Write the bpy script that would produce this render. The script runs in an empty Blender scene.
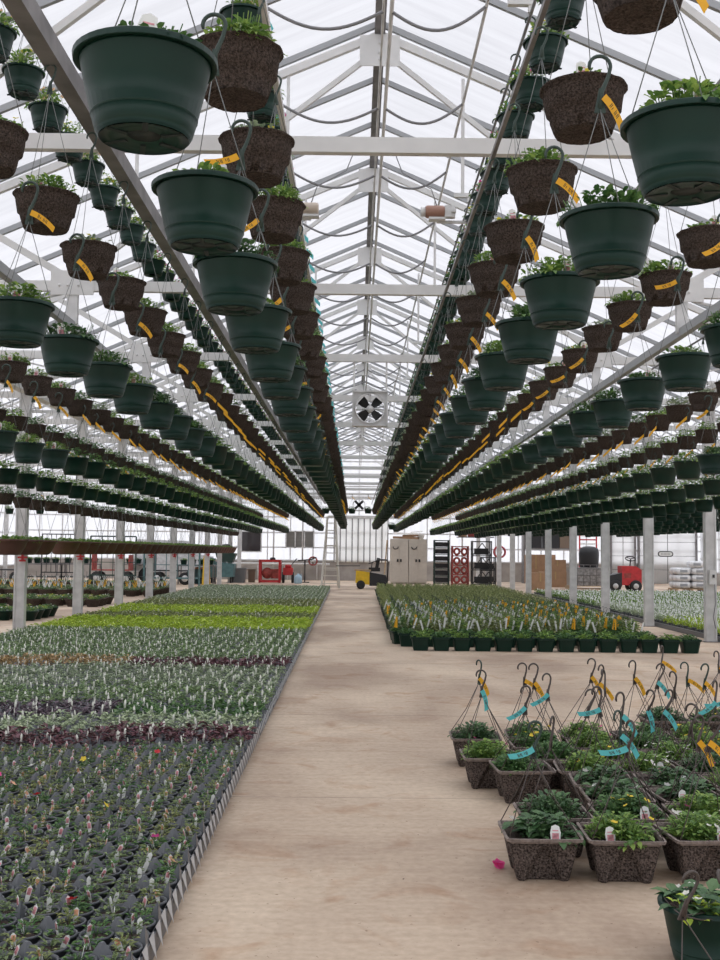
import bpy, math, random
import numpy as np
from mathutils import Vector, Matrix
random.seed(7)
C = bpy.context.scene.collection
SC = bpy.context.scene
R = math.radians
H = 1.36                                   # eye height
# ------------------------------------------------------------------ camera
cd = bpy.data.cameras.new('camera'); cam = bpy.data.objects.new('camera', cd); C.objects.link(cam)
cd.sensor_fit = 'HORIZONTAL'; cd.sensor_width = 36; cd.lens = 55; cd.clip_start = .02; cd.clip_end = 500
ROT = Matrix.Rotation(R(-.2207), 3, 'Z') @ Matrix.Rotation(R(90 + 3.747), 3, 'X') @ Matrix.Rotation(R(.6), 3, 'Z')
cam.matrix_world = Matrix.Translation((0, 0, H)) @ ROT.to_4x4()
SC.camera = cam
def at(px, py, y=None, z=None):
    """world point seen at a pixel, at distance y along the house or at height z"""
    v = ROT @ Vector((px - 360, 480 - py, -1100))
    t = y / v.y if y is not None else (z - H) / v.z
    return Vector((v.x * t, v.y * t, H + v.z * t))
# ------------------------------------------------------------------ light
w = bpy.data.worlds.new('overcast'); SC.world = w; w.use_nodes = True
nt = w.node_tree; bg = nt.nodes['Background']
tc = nt.nodes.new('ShaderNodeTexCoord'); mp = nt.nodes.new('ShaderNodeMapping'); no = nt.nodes.new('ShaderNodeTexNoise'); cr = nt.nodes.new('ShaderNodeValToRGB')
mp.inputs['Scale'].default_value = (1, 1, 2.5); no.inputs['Scale'].default_value = 2.2; no.inputs['Detail'].default_value = 3
cr.color_ramp.elements[0].color = (.78, .79, .84, 1); cr.color_ramp.elements[1].color = (.97, .97, 1, 1)
cr.color_ramp.elements[0].position = .3; cr.color_ramp.elements[1].position = .7
nt.links.new(tc.outputs['Generated'], mp.inputs[0]); nt.links.new(mp.outputs[0], no.inputs[0]); nt.links.new(no.outputs[0], cr.inputs[0]); nt.links.new(cr.outputs[0], bg.inputs[0])
sx = nt.nodes.new('ShaderNodeSeparateXYZ'); zr = nt.nodes.new('ShaderNodeFloatCurve')          # overcast sky, brightest overhead
cv = zr.mapping.curves[0]; cv.points[0].location = (0, .42); cv.points[1].location = (1, 1.0)       # curve value x 2.5 = radiance
for q in ((.16, .34), (.30, .285), (.50, .285), (.68, .80)): cv.points.new(*q)
zr.mapping.update(); z2 = nt.nodes.new('ShaderNodeMath'); z2.operation = 'MULTIPLY'; z2.inputs[1].default_value = 2.5
nt.links.new(tc.outputs['Generated'], sx.inputs[0]); nt.links.new(sx.outputs[2], zr.inputs[1]); nt.links.new(zr.outputs[0], z2.inputs[0]); nt.links.new(z2.outputs[0], bg.inputs[1])
SC.view_settings.view_transform = 'Standard'; SC.view_settings.look = 'None'; SC.view_settings.gamma = 1
SC.view_settings.use_curve_mapping = False
SC.view_settings.exposure = 0.25
SC.cycles.max_bounces = 8; SC.cycles.transparent_max_bounces = 16; SC.cycles.diffuse_bounces = 3; SC.cycles.use_denoising = True
# ------------------------------------------------------------------ materials
def mat(name, col, rough=.6, metal=0, var=0, vscale=8, bump=0, bscale=60, stretch=None, col2=None, transl=0, island=0, spec=None):
    m = bpy.data.materials.new(name); m.use_nodes = True; n = m.node_tree; b = n.nodes['Principled BSDF']
    L = n.links.new
    b.inputs['Base Color'].default_value = (*col, 1); b.inputs['Roughness'].default_value = rough; b.inputs['Metallic'].default_value = metal
    if spec is not None: b.inputs['Specular IOR Level'].default_value = spec
    t = n.nodes.new('ShaderNodeTexCoord'); mp_ = n.nodes.new('ShaderNodeMapping'); L(t.outputs['Object'], mp_.inputs[0])
    if stretch: mp_.inputs['Scale'].default_value = stretch
    csock = None
    if var or col2:
        z = n.nodes.new('ShaderNodeTexNoise'); z.inputs['Scale'].default_value = vscale; z.inputs['Detail'].default_value = 5; L(mp_.outputs[0], z.inputs[0])
        r = n.nodes.new('ShaderNodeValToRGB'); L(z.outputs[0], r.inputs[0])
        r.color_ramp.elements[0].position = .35; r.color_ramp.elements[1].position = .65
        c2 = col2 or tuple(min(1, c * (1 + var)) for c in col); c1 = col if col2 else tuple(c * (1 - var) for c in col)
        r.color_ramp.elements[0].color = (*c1, 1); r.color_ramp.elements[1].color = (*c2, 1)
        csock = r.outputs[0]
    if island:
        g = n.nodes.new('ShaderNodeNewGeometry'); h = n.nodes.new('ShaderNodeHueSaturation')
        mr = n.nodes.new('ShaderNodeMapRange'); L(g.outputs['Random Per Island'], mr.inputs[0]); mr.inputs[3].default_value = 1 - island; mr.inputs[4].default_value = 1 + island
        L(mr.outputs[0], h.inputs['Value'])
        mr2 = n.nodes.new('ShaderNodeMapRange'); L(g.outputs['Random Per Island'], mr2.inputs[0]); mr2.inputs[3].default_value = .5 + island * .06; mr2.inputs[4].default_value = .5 - island * .06
        L(mr2.outputs[0], h.inputs['Hue'])
        h.inputs['Color'].default_value = (*col, 1)
        if csock: L(csock, h.inputs['Color'])
        csock = h.outputs[0]
    if csock: L(csock, b.inputs['Base Color'])
    if bump:
        z = n.nodes.new('ShaderNodeTexNoise'); z.inputs['Scale'].default_value = bscale; z.inputs['Detail'].default_value = 4; L(mp_.outputs[0], z.inputs[0])
        bu = n.nodes.new('ShaderNodeBump'); bu.inputs['Strength'].default_value = bump; bu.inputs['Distance'].default_value = .02; L(z.outputs[0], bu.inputs['Height']); L(bu.outputs[0], b.inputs['Normal'])
    if transl:
        tr = n.nodes.new('ShaderNodeBsdfTranslucent'); mx = n.nodes.new('ShaderNodeMixShader'); mx.inputs[0].default_value = transl
        tr.inputs[0].default_value = (*[min(1, c * 1.6) for c in col], 1)
        if csock: L(csock, tr.inputs[0])
        L(b.outputs[0], mx.inputs[1]); L(tr.outputs[0], mx.inputs[2]); L(mx.outputs[0], n.nodes['Material Output'].inputs[0])
    return m
def film(name, clear, tint, streak=(1, 1, 1), lo=.55):
    """cloudy greenhouse sheet: part see-through, part scattering, dirt streaks of its own"""
    m = bpy.data.materials.new(name); m.use_nodes = True; n = m.node_tree; L = n.links.new
    n.nodes.remove(n.nodes['Principled BSDF']); out = n.nodes['Material Output']
    t = n.nodes.new('ShaderNodeTexCoord'); mp_ = n.nodes.new('ShaderNodeMapping'); mp_.inputs['Scale'].default_value = streak; L(t.outputs['Object'], mp_.inputs[0])
    z = n.nodes.new('ShaderNodeTexNoise'); z.inputs['Scale'].default_value = 1; z.inputs['Detail'].default_value = 6; z.inputs['Roughness'].default_value = .65; L(mp_.outputs[0], z.inputs[0])
    r = n.nodes.new('ShaderNodeValToRGB'); L(z.outputs[0], r.inputs[0])
    r.color_ramp.elements[0].position = .35; r.color_ramp.elements[1].position = .62
    r.color_ramp.elements[0].color = (*[c * lo for c in tint], 1); r.color_ramp.elements[1].color = (*tint, 1)
    a = n.nodes.new('ShaderNodeBsdfTransparent'); b = n.nodes.new('ShaderNodeBsdfTranslucent'); x = n.nodes.new('ShaderNodeMixShader'); x.inputs[0].default_value = 1 - clear
    L(r.outputs[0], a.inputs[0]); L(r.outputs[0], b.inputs[0]); L(a.outputs[0], x.inputs[1]); L(b.outputs[0], x.inputs[2]); L(x.outputs[0], out.inputs[0])
    return m
M = {}
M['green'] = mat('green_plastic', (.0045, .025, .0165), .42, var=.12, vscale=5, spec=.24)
M['green_shaded'] = mat('green_plastic_shaded_underside', (.004, .012, .010), .6)  # same green plastic, shade of the drain well and ribs put into the colour
M['fibre'] = mat('brown_fibre', (.040, .032, .027), .95, col2=(.135, .105, .090), vscale=130, bump=1.0, bscale=170, spec=.15)
M['fibre_grey'] = mat('grey_brown_fibre', (.030, .023, .020), .95, col2=(.23, .185, .165), vscale=120, bump=1.0, bscale=170, spec=.15)
M['fibre_rim'] = mat('pale_fibre_rim', (.22, .18, .16), .9, var=.25, vscale=60, bump=.5)
M['terra'] = mat('red_brown_plastic', (.10, .045, .035), .55, var=.2)
M['black'] = mat('black_plastic', (.022, .023, .026), .45)
M['tray'] = mat('black_tray_plastic_sheen', (.10, .107, .118), .36)  # black plastic, base colour greyed to carry the sheen of the sky
M['soil'] = mat('potting_soil', (.02, .013, .010), .98, col2=(.09, .06, .045), vscale=120, bump=.8, bscale=150)
M['leaf'] = mat('leaf_green', (.19, .32, .075), .5, transl=.35, island=.45)
M['leaf_dark'] = mat('leaf_dark_green', (.095, .20, .060), .5, transl=.25, island=.4)
M['leaf_deep'] = mat('leaf_deep_green', (.070, .15, .055), .45, transl=.2, island=.35)
M['leaf_lime'] = mat('leaf_lime', (.42, .56, .06), .5, transl=.3, island=.25)
M['leaf_sage'] = mat('leaf_sage', (.31, .38, .24), .6, transl=.2, island=.3)
M['leaf_mint'] = mat('leaf_mint', (.44, .52, .33), .6, transl=.2, island=.3)
M['leaf_green2'] = mat('leaf_soft_green', (.22, .32, .14), .55, transl=.2, island=.35)
M['leaf_maroon'] = mat('leaf_maroon', (.14, .055, .06), .5, transl=.15, island=.5)
M['leaf_purple'] = mat('leaf_purple', (.13, .09, .11), .5, transl=.1, island=.5)
M['leaf_young'] = mat('leaf_young_plant', (.17, .235, .10), .55, transl=.25, island=.4)
M['tray_edge'] = mat('pale_tray_flange', (.45, .46, .47), .4)
M['leaf_olive'] = mat('leaf_olive', (.24, .28, .10), .5, transl=.25, island=.35)
M['leaf_tan'] = mat('leaf_tan', (.42, .30, .14), .6, transl=.2, island=.3)
M['yellow'] = mat('yellow_tag_plastic', (.85, .45, .02), .5, transl=.15)
M['teal'] = mat('teal_tag_plastic', (.12, .56, .58), .5, transl=.15)
M['white'] = mat('white_tag_plastic', (.75, .76, .73), .5)
M['stick'] = mat('weathered_label_plastic', (.74, .74, .66), .6)
M['tagprint'] = mat('dark_print', (.06, .04, .02), .6)
M['pinkpic'] = mat('pink_picture_print', (.58, .24, .27), .5, var=.5, vscale=40)
M['petal_pink'] = mat('pink_petals', (.75, .08, .30), .6, transl=.3)
M['petal_yellow'] = mat('yellow_petals', (.85, .60, .06), .6, transl=.3)
M['petal_white'] = mat('white_petals', (.8, .78, .72), .6, transl=.3)
M['petal_red'] = mat('red_petals', (.55, .02, .03), .6, transl=.2)
M['petal_peach'] = mat('peach_petals', (.85, .45, .28), .6, transl=.3)
M['hook'] = mat('dark_green_hook_plastic', (.03, .055, .045), .5)
M['hook_brown'] = mat('brown_hook_plastic', (.07, .055, .048), .5)
M['wire'] = mat('plastic_strand', (.16, .17, .165), .5)
M['steel'] = mat('galvanised_steel', (.60, .60, .595), .5, metal=.1, var=.12, vscale=6)
M['steel_pale'] = mat('pale_painted_steel', (.66, .66, .65), .5, var=.06, vscale=4)
M['steel_dark'] = mat('dull_dark_steel', (.20, .19, .19), .5, metal=.3, var=.25, vscale=5)
M['rafter'] = mat('aluminium_glazing_bar', (.34, .35, .36), .45, metal=.3)
M['hose'] = mat('grey_hose', (.22, .22, .23), .5)
M['rubber'] = mat('black_rubber', (.02, .02, .02), .7)
M['cream'] = mat('beige_locker_paint', (.60, .55, .48), .5, var=.04)
M['red'] = mat('red_paint', (.50, .03, .035), .4, var=.15)
M['red_rust'] = mat('rust_red_paint', (.30, .055, .045), .6, var=.3)
M['dk_green'] = mat('dark_green_paint', (.02, .05, .04), .5)
M['yellow_paint'] = mat('yellow_paint', (.75, .48, .02), .4, var=.1)
M['card'] = mat('cardboard', (.36, .22, .13), .85, var=.12, vscale=4)
M['wood'] = mat('raw_timber', (.42, .30, .18), .8, var=.25, vscale=6, stretch=(1, 8, 8))
M['tealmetal'] = mat('teal_machine_paint', (.10, .20, .21), .45, var=.15)
M['grey_bin'] = mat('grey_plastic', (.20, .21, .22), .5)
M['brown_bin'] = mat('brown_plastic', (.20, .15, .11), .6)
M['alu'] = mat('pale_ladder_metal', (.62, .60, .54), .45, metal=.2)
M['bag'] = mat('white_bag_plastic', (.66, .67, .68), .45, var=.15, vscale=9, bump=.6, bscale=14)
M['bagprint'] = mat('grey_bag_print', (.3, .32, .34), .5)
M['doorpanel'] = mat('white_door_panel', (.90, .90, .88), .5, transl=.8)
M['panel_pale'] = mat('pale_corrugated_sheet', (.90, .88, .76), .5, transl=.8)
M['darkglass'] = mat('dark_window_glass', (.035, .028, .03), .12)
M['louver'] = mat('grey_louver_blade', (.27, .27, .26), .5)
M['pinkhose'] = mat('red_hose', (.6, .12, .14), .5)
M['blue'] = mat('pale_blue_plastic', (.35, .5, .6), .4)
M['motor'] = mat('tan_motor_housing', (.50, .42, .34), .45)
M['motor2'] = mat('rusty_motor_housing', (.32, .17, .12), .5)
M['film'] = film('cloudy_roof_sheet', .55, (.80, .80, .82), (.5, 7, .5), .90)
M['wallfilm'] = film('cloudy_wall_sheet', .35, (.95, .95, .97), (3, 3, .3), .90)
M['plasticwrap'] = mat('stretch_wrap', (.30, .30, .29), .3, var=.3, vscale=12)
# concrete floor
def floor_mat():
    m = bpy.data.materials.new('worn_concrete'); m.use_nodes = True; n = m.node_tree; b = n.nodes['Principled BSDF']; L = n.links.new
    t = n.nodes.new('ShaderNodeTexCoord')
    def noise(scale, det, stretch=(1, 1, 1), dist=0):
        q = n.nodes.new('ShaderNodeMapping'); q.inputs['Scale'].default_value = stretch; L(t.outputs['Object'], q.inputs[0])
        z = n.nodes.new('ShaderNodeTexNoise'); z.inputs['Scale'].default_value = scale; z.inputs['Detail'].default_value = det; z.inputs['Distortion'].default_value = dist; L(q.outputs[0], z.inputs[0]); return z.outputs[0]
    def ramp(s, p0, c0, p1, c1):
        r = n.nodes.new('ShaderNodeValToRGB'); L(s, r.inputs[0]); r.color_ramp.elements[0].position = p0; r.color_ramp.elements[1].position = p1
        r.color_ramp.elements[0].color = (*c0, 1); r.color_ramp.elements[1].color = (*c1, 1); return r.outputs[0]
    def mix(kind, f, a, c):
        x = n.nodes.new('ShaderNodeMixRGB'); x.blend_type = kind; x.inputs[0].default_value = f; L(a, x.inputs[1]); L(c, x.inputs[2]); return x.outputs[0]
    base = ramp(noise(.75, 6, (1, .6, 1), .4), .36, (.42, .315, .235), .64, (.70, .575, .44))
    fine = ramp(noise(26, 8), .3, (.82, .80, .78), .7, (1.0, 1.0, 1.0))
    streak = ramp(noise(5, 5, (.25, 3, 1)), .35, (.90, .88, .86), .6, (1, 1, 1))
    stain = ramp(noise(2.6, 7, (1, 1, 1), 1.2), .54, (1, 1, 1), .72, (.78, .64, .54))
    spots = ramp(noise(42, 2), .70, (1, 1, 1), .73, (.45, .38, .33))
    c = mix('MULTIPLY', 1, base, fine); c = mix('MULTIPLY', .8, c, streak); c = mix('MULTIPLY', .8, c, stain); c = mix('MULTIPLY', .8, c, spots)
    L(c, b.inputs['Base Color']); b.inputs['Roughness'].default_value = .62; b.inputs['Specular IOR Level'].default_value = .3
    bu = n.nodes.new('ShaderNodeBump'); bu.inputs['Strength'].default_value = .25; bu.inputs['Distance'].default_value = .01; L(noise(30, 6), bu.inputs['Height']); L(bu.outputs[0], b.inputs['Normal'])
    return m
M['floor'] = floor_mat()
M['gravel'] = mat('pale_gravel', (.62, .61, .59), .9, var=.1, vscale=3)
M['knee'] = mat('grey_concrete', (.38, .35, .32), .85, var=.15, vscale=2)
M['joint'] = mat('floor_joint_filler', (.34, .27, .22), .9)

# ------------------------------------------------------------------ mesh builder
class MB:
    def __init__(s): s.v = []; s.f = []; s.m = []; s.s = []
    def add(s, vs, fs, mi=0, sm=False):
        o = len(s.v); s.v += [tuple(p) for p in vs]; s.f += [tuple(i + o for i in f) for f in fs]; s.m += [mi] * len(fs); s.s += [sm] * len(fs); return s
    def box(s, c, d, mi=0, rz=0, ry=0, rx=0):
        c = Vector(c); h = Vector(d) * .5
        q = Matrix.Rotation(rz, 3, 'Z') @ Matrix.Rotation(ry, 3, 'Y') @ Matrix.Rotation(rx, 3, 'X')
        vs = [c + q @ Vector((x * h.x, y * h.y, z * h.z)) for x in (-1, 1) for y in (-1, 1) for z in (-1, 1)]
        return s.add(vs, [(0, 1, 3, 2), (4, 6, 7, 5), (0, 4, 5, 1), (2, 3, 7, 6), (0, 2, 6, 4), (1, 5, 7, 3)], mi)
    def span(s, a, b, mi=0):
        return s.box([(a[i] + b[i]) / 2 for i in range(3)], [abs(b[i] - a[i]) for i in range(3)], mi)
    def beam(s, a, b, wd, ht, mi=0, up=(0, 0, 1)):
        a = Vector(a); b = Vector(b); d = (b - a).normalized(); u = Vector(up); sd = d.cross(u)
        if sd.length < 1e-4: sd = d.cross(Vector((0, 1, 0)))
        sd.normalize(); u = sd.cross(d).normalized(); sd *= wd / 2; u *= ht / 2
        vs = [p + x * sd + y * u for p in (a, b) for x, y in ((-1, -1), (1, -1), (1, 1), (-1, 1))]
        return s.add(vs, [(0, 1, 2, 3), (7, 6, 5, 4), (0, 4, 5, 1), (1, 5, 6, 2), (2, 6, 7, 3), (3, 7, 4, 0)], mi)
    def tube(s, pts, r, n=6, mi=0, closed=False):
        pts = [Vector(p) for p in pts]; k = len(pts); rs = r if isinstance(r, (list, tuple)) else [r] * k
        o = []; prev = None
        for i, p in enumerate(pts):
            if closed: t = pts[(i + 1) % k] - pts[i - 1]
            else: t = pts[min(i + 1, k - 1)] - pts[max(i - 1, 0)]
            t.normalize()
            if prev is None:
                a = Vector((0, 0, 1)) if abs(t.z) < .9 else Vector((1, 0, 0)); u = t.cross(a).normalized()
            else: u = (prev - t * prev.dot(t)).normalized()
            prev = u; w_ = t.cross(u)
            o += [p + (u * math.cos(2 * math.pi * j / n) + w_ * math.sin(2 * math.pi * j / n)) * rs[i] for j in range(n)]
        fs = []
        for i in range(k if closed else k - 1):
            i2 = (i + 1) % k
            fs += [(i * n + j, i * n + (j + 1) % n, i2 * n + (j + 1) % n, i2 * n + j) for j in range(n)]
        if not closed: fs += [tuple(range(n))[::-1], tuple((k - 1) * n + j for j in range(n))]
        return s.add(o, fs, mi, True)
    def lathe(s, prof, n=24, mi=0, c=(0, 0, 0), sm=True, axis='z'):
        vs = []
        for r, z in prof:
            for j in range(n):
                a = 2 * math.pi * j / n
                p = (r * math.cos(a), r * math.sin(a), z)
                if axis == 'y': p = (p[0], p[2], p[1])
                if axis == 'x': p = (p[2], p[0], p[1])
                vs.append((p[0] + c[0], p[1] + c[1], p[2] + c[2]))
        fs = [(i * n + j, i * n + (j + 1) % n, (i + 1) * n + (j + 1) % n, (i + 1) * n + j) for i in range(len(prof) - 1) for j in range(n)]
        if prof[0][0] > 1e-5 : fs.append(tuple(range(n))[::-1])
        if prof[-1][0] > 1e-5: fs.append(tuple((len(prof) - 1) * n + j for j in range(n)))
        return s.add(vs, fs, mi, sm)
    def open_lathe(s, prof, n=24, mi=0, sm=True):
        k = len(s.f); s.lathe(prof, n, mi, sm=sm)
        cut = (prof[0][0] > 1e-5) + (prof[-1][0] > 1e-5)
        for _ in range(cut): s.f.pop(); s.m.pop(); s.s.pop()
        return s
    def prism(s, poly, y0, y1, mi=0, plane='xz'):
        n = len(poly)
        if plane == 'xz': vs = [(a, y0, b) for a, b in poly] + [(a, y1, b) for a, b in poly]
        elif plane == 'yz': vs = [(y0, a, b) for a, b in poly] + [(y1, a, b) for a, b in poly]
        else: vs = [(a, b, y0) for a, b in poly] + [(a, b, y1) for a, b in poly]
        return s.add(vs, [tuple(range(n)), tuple(range(n, 2 * n))[::-1]] + [(i, i + n, (i + 1) % n + n, (i + 1) % n) for i in range(n)], mi)
    def leaf(s, p, d, L_, W, mi=0, fine=False, droop=.25):
        p = Vector(p); d = Vector(d).normalized(); sd = d.cross(Vector((0, 0, 1)))
        if sd.length < .05: sd = Vector((1, 0, 0))
        sd.normalize(); up = sd.cross(d).normalized()
        if fine:
            m1 = p + d * L_ * .38; m2 = p + d * L_ * .75 - up * L_ * droop * .4; t = p + d * L_ - up * L_ * droop
            a = sd * W * .5; b = sd * W * .38; q = up * W * .14
            s.add([p, m1 - a + q, m1, m1 + a + q, m2 - b + q, m2, m2 + b + q, t],
                  [(0, 2, 1), (0, 3, 2), (1, 2, 5, 4), (2, 3, 6, 5), (4, 5, 7), (5, 6, 7)], mi, False)
        else:
            m1 = p + d * L_ * .5; t = p + d * L_ - up * L_ * droop; a = sd * W * .5 + up * W * .12; b = -sd * W * .5 + up * W * .12
            s.add([p, m1 + a, t, m1 + b], [(0, 1, 2), (0, 2, 3)], mi, False)
        return s
    def copy_in(s, o, T, mi_off=0):
        base = len(s.v); s.v += [tuple(T @ Vector(p)) for p in o.v]; s.f += [tuple(i + base for i in f) for f in o.f]; s.m += [a + mi_off for a in o.m]; s.s += o.s; return s
    def mesh(s, name, mats):
        me = bpy.data.meshes.new(name); me.from_pydata(s.v, [], s.f)
        for m in (mats if isinstance(mats, (list, tuple)) else [mats]): me.materials.append(M[m])
        me.polygons.foreach_set('material_index', s.m); me.polygons.foreach_set('use_smooth', s.s); me.update(); return me
    def build(s, name, mats, parent=None, loc=(0, 0, 0), rz=0):
        return link(name, s.mesh(name, mats), parent, loc, rz)
def link(name, me, parent=None, loc=(0, 0, 0), rz=0):
    o = bpy.data.objects.new(name, me); C.objects.link(o); o.parent = parent; o.location = loc; o.rotation_euler = (0, 0, rz); return o
def tag(o, label=None, cat=None, group=None, kind=None):
    if label:
        o['label'] = label
        if len(label.replace('-', ' ').split()) > 16: print('LONG', label)
    if cat: o['category'] = cat
    if group: o['group'] = group
    if kind: o['kind'] = kind
    return o
def thing(name, label, cat, loc=(0, 0, 0), rz=0, group=None):
    o = link(name, None, None, loc, rz); o.empty_display_size = .1; return tag(o, label, cat, group)
KIDS = {}
def kids(o):
    if o.name not in KIDS: KIDS[o.name] = list(o.children)
    return KIDS[o.name]
def copy_tree(o, parent=None):
    c = o.copy(); C.objects.link(c); c.parent = parent
    for ch in kids(o): copy_tree(ch, c)
    return c
def struct(name, mb, mats, parent=None):
    o = mb.build(name, mats, parent)
    if parent is None: o['kind'] = 'structure'
    return o
def scatter(name, temps, places, mats, **k):
    """one mesh from many copies of small templates; places: (template, x, y, z, rz, scale)"""
    VV, LV, LT, MI = [], [], [], []; base = 0
    arr = [(np.array(t.v, float), np.array([i for f in t.f for i in f]), np.array([len(f) for f in t.f]), np.array(t.m)) for t in temps]
    for ti, x, y, z, rz, sc in places:
        v, lv, lt, mi = arr[ti]; c, s_ = math.cos(rz) * sc, math.sin(rz) * sc
        VV.append(np.stack([v[:, 0] * c - v[:, 1] * s_ + x, v[:, 0] * s_ + v[:, 1] * c + y, v[:, 2] * sc + z], 1)); LV.append(lv + base); LT.append(lt); MI.append(mi); base += len(v)
    VV = np.concatenate(VV); LV = np.concatenate(LV); LT = np.concatenate(LT); MI = np.concatenate(MI)
    me = bpy.data.meshes.new(name); me.vertices.add(len(VV)); me.vertices.foreach_set('co', VV.ravel()); me.loops.add(len(LV)); me.loops.foreach_set('vertex_index', LV.astype(np.int32))
    me.polygons.add(len(LT)); st = np.concatenate([[0], np.cumsum(LT)[:-1]]); me.polygons.foreach_set('loop_start', st.astype(np.int32)); me.polygons.foreach_set('material_index', MI.astype(np.int32))
    me.update(calc_edges=True)
    for m in mats: me.materials.append(M[m])
    return tag(link(name, me), kind='stuff', **k)
ONES = 'first second third fourth fifth sixth seventh eighth ninth tenth eleventh twelfth thirteenth fourteenth fifteenth sixteenth seventeenth eighteenth nineteenth'.split()
def nth(i):
    """0 -> first"""
    n_ = i + 1
    if n_ < 20: return ONES[n_ - 1]
    t, u = divmod(n_, 10); tens = ['', '', 'twenty', 'thirty', 'forty', 'fifty', 'sixty', 'seventy', 'eighty'][t]
    return (tens[:-1] + 'ieth') if u == 0 else tens + '-' + ONES[u - 1]

# ------------------------------------------------------------------ the house
XL, XR, XM = -5.29, 5.64, .185           # gutter lines left and right, ridge
BW = XR - XL                              # bay width
EAVE, APEX, TIE = 4.0, 6.38, 3.82
Y0, YB = -1.2, 52.8
TY = [2.87 + 3.66 * k for k in range(14)]
b = MB(); b.span((XL - BW - .1, -6, -.2), (XR + BW + .1, YB + .2, 0)); struct('floor', b, 'floor')
b = MB(); b.span((-90, -20, -.4), (90, 140, -.2)); struct('ground_outside', b, 'gravel')
b = MB()
for yy in (6.2, 9.3, 13.6, 18.6, 25, 32, 40): b.span((-.7, yy, 0), (5.5, yy + .005, .0008))
struct('trim_1', b, 'joint')
# roof sheets of the three bays, one object per slope
k = 0
ceil = None
b = MB()
for bay in (-1, 0, 1):
    xm = XM + bay * BW
    for sgn in (-1, 1):
        e = Vector((xm + sgn * BW / 2, 0, EAVE)); a = Vector((xm, 0, APEX))
        n_ = 12
        for j in range(n_):
            p = a.lerp(e, j / n_); q = a.lerp(e, (j + 1) / n_)
            b.add([(p.x, Y0, p.z + .06), (q.x, Y0, q.z + .06), (q.x, YB, q.z + .06), (p.x, YB, p.z + .06)], [(0, 1, 2, 3)])
ceil = struct('ceiling', b, 'film')
for bay in (-1, 0, 1):
    xm = XM + bay * BW
    bars = MB()
    y = TY[0] - 2.44
    while y < YB:
        for sgn in (-1, 1): bars.beam((xm, y, APEX + .015), (xm + sgn * BW / 2, y, EAVE + .015), .038, .055)
        y += 1.22
    bars.build('glazing_bar_grid', 'rafter', ceil)
    rb = MB(); rb.span((xm - .05, Y0, APEX - .10), (xm + .05, YB, APEX + .02)); rb.build('ridge_beam', 'steel_dark', ceil)
for i, x in enumerate((XL - BW, XL, XR, XR + BW)):
    g = MB(); g.prism([(x - .12, EAVE + .02), (x - .08, EAVE - .16), (x + .08, EAVE - .16), (x + .12, EAVE + .02)], Y0, YB); struct('trim_%d' % (i + 2), g, 'steel')

def truss_proto():
    r = thing('roof_truss', '', 'truss')
    HB = BW / 2; nx = 2.855
    b = MB(); b.span((-HB, -.03, TIE - .05), (HB, .03, TIE + .045)); b.build('tie_beam', 'steel_pale', r)
    for s in (-1, 1):
        b = MB(); b.beam((0, 0, APEX - .10), (s * HB, 0, EAVE - .08), .05, .07); b.build('top_chord', 'steel_pale', r)
        b = MB(); b.beam((s * .12, 0, APEX - .33), (s * nx, 0, TIE + .05), .04, .045); b.build('brace', 'steel_pale', r)
        zc = APEX - .10 - (APEX - EAVE) * (4.0 / HB)
        b = MB(); b.beam((s * nx, 0, TIE + .05), (s * 4.0, 0, zc), .045, .06); b.build('brace', 'steel_pale', r)
        b = MB(); b.span((s * nx - .20, -.04, TIE - .09), (s * nx + .20, -.03, TIE + .14))
        for bx in (-.12, -.04, .06): b.lathe([(.012, -.052), (.012, -.04)], 8, axis='y', c=(s * nx + bx, 0, TIE))
        b.build('gusset_plate', 'steel_pale', r)
        b = MB(); b.span((s * nx - .05, -.03, 3.44), (s * nx + .05, .03, TIE - .05)); b.build('drop_strut', 'steel', r)
        b = MB(); b.beam((s * nx, 0, 3.55), (s * HB, 0, 3.55), .035, .045); b.build('lower_chord', 'steel', r)
        for j in range(3):
            x0 = nx + j * (HB - nx) / 3; x1 = x0 + (HB - nx) / 3
            zz = (3.57, TIE - .05) if j % 2 else (TIE - .05, 3.57)
            b = MB(); b.beam((s * x0, 0, zz[0]), (s * x1, 0, zz[1]), .02, .02); b.build('lattice_rod', 'steel', r)
    b = MB(); b.span((-.19, -.045, APEX - .42), (.19, -.035, APEX - .12))
    for z in (APEX - .36, APEX - .29, APEX - .2): b.lathe([(.014, -.057), (.014, -.045)], 8, axis='y', c=(0, 0, z))
    b.build('ridge_plate', 'steel_pale', r)
    return r
tp = truss_proto(); first = True
bayname = {-1: 'left bay', 0: 'middle bay above the aisle', 1: 'right bay'}
for bay in (0, -1, 1):
    for k, y in enumerate(TY):
        o = tp if first else copy_tree(tp); first = False
        o.location = (XM + bay * BW, y, 0)
        tag(o, 'white steel roof truss of the %s, %s from the front' % (bayname[bay], nth(k)), 'truss', 'white roof trusses')
def post_proto():
    r = thing('steel_post', '', 'post')
    b = MB(); b.span((-.085, -.06, .012), (.085, .06, EAVE - .16)); b.span((-.085, -.075, .012), (-.06, -.06, EAVE - .2)); b.span((.06, -.075, .012), (.085, -.06, EAVE - .2)); b.build('shaft', 'steel', r)
    b = MB(); b.box((0, 0, .006), (.24, .2, .012)); b.build('base_plate', 'steel_dark', r)
    return r
pp = post_proto(); first = True
for nm, x in (('left of the aisle', XL), ('right of the aisle', XR), ('along the far left wall', XL - BW + .25), ('in the far right bay', XR + BW - .25)):
    for k, y in enumerate(TY[1:]):
        o = pp if first else copy_tree(pp); first = False
        o.location = (x, y, 0)
        tag(o, 'grey steel post in the gutter line %s, %s from the front' % (nm, nth(k)), 'post', 'grey steel posts')
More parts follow.
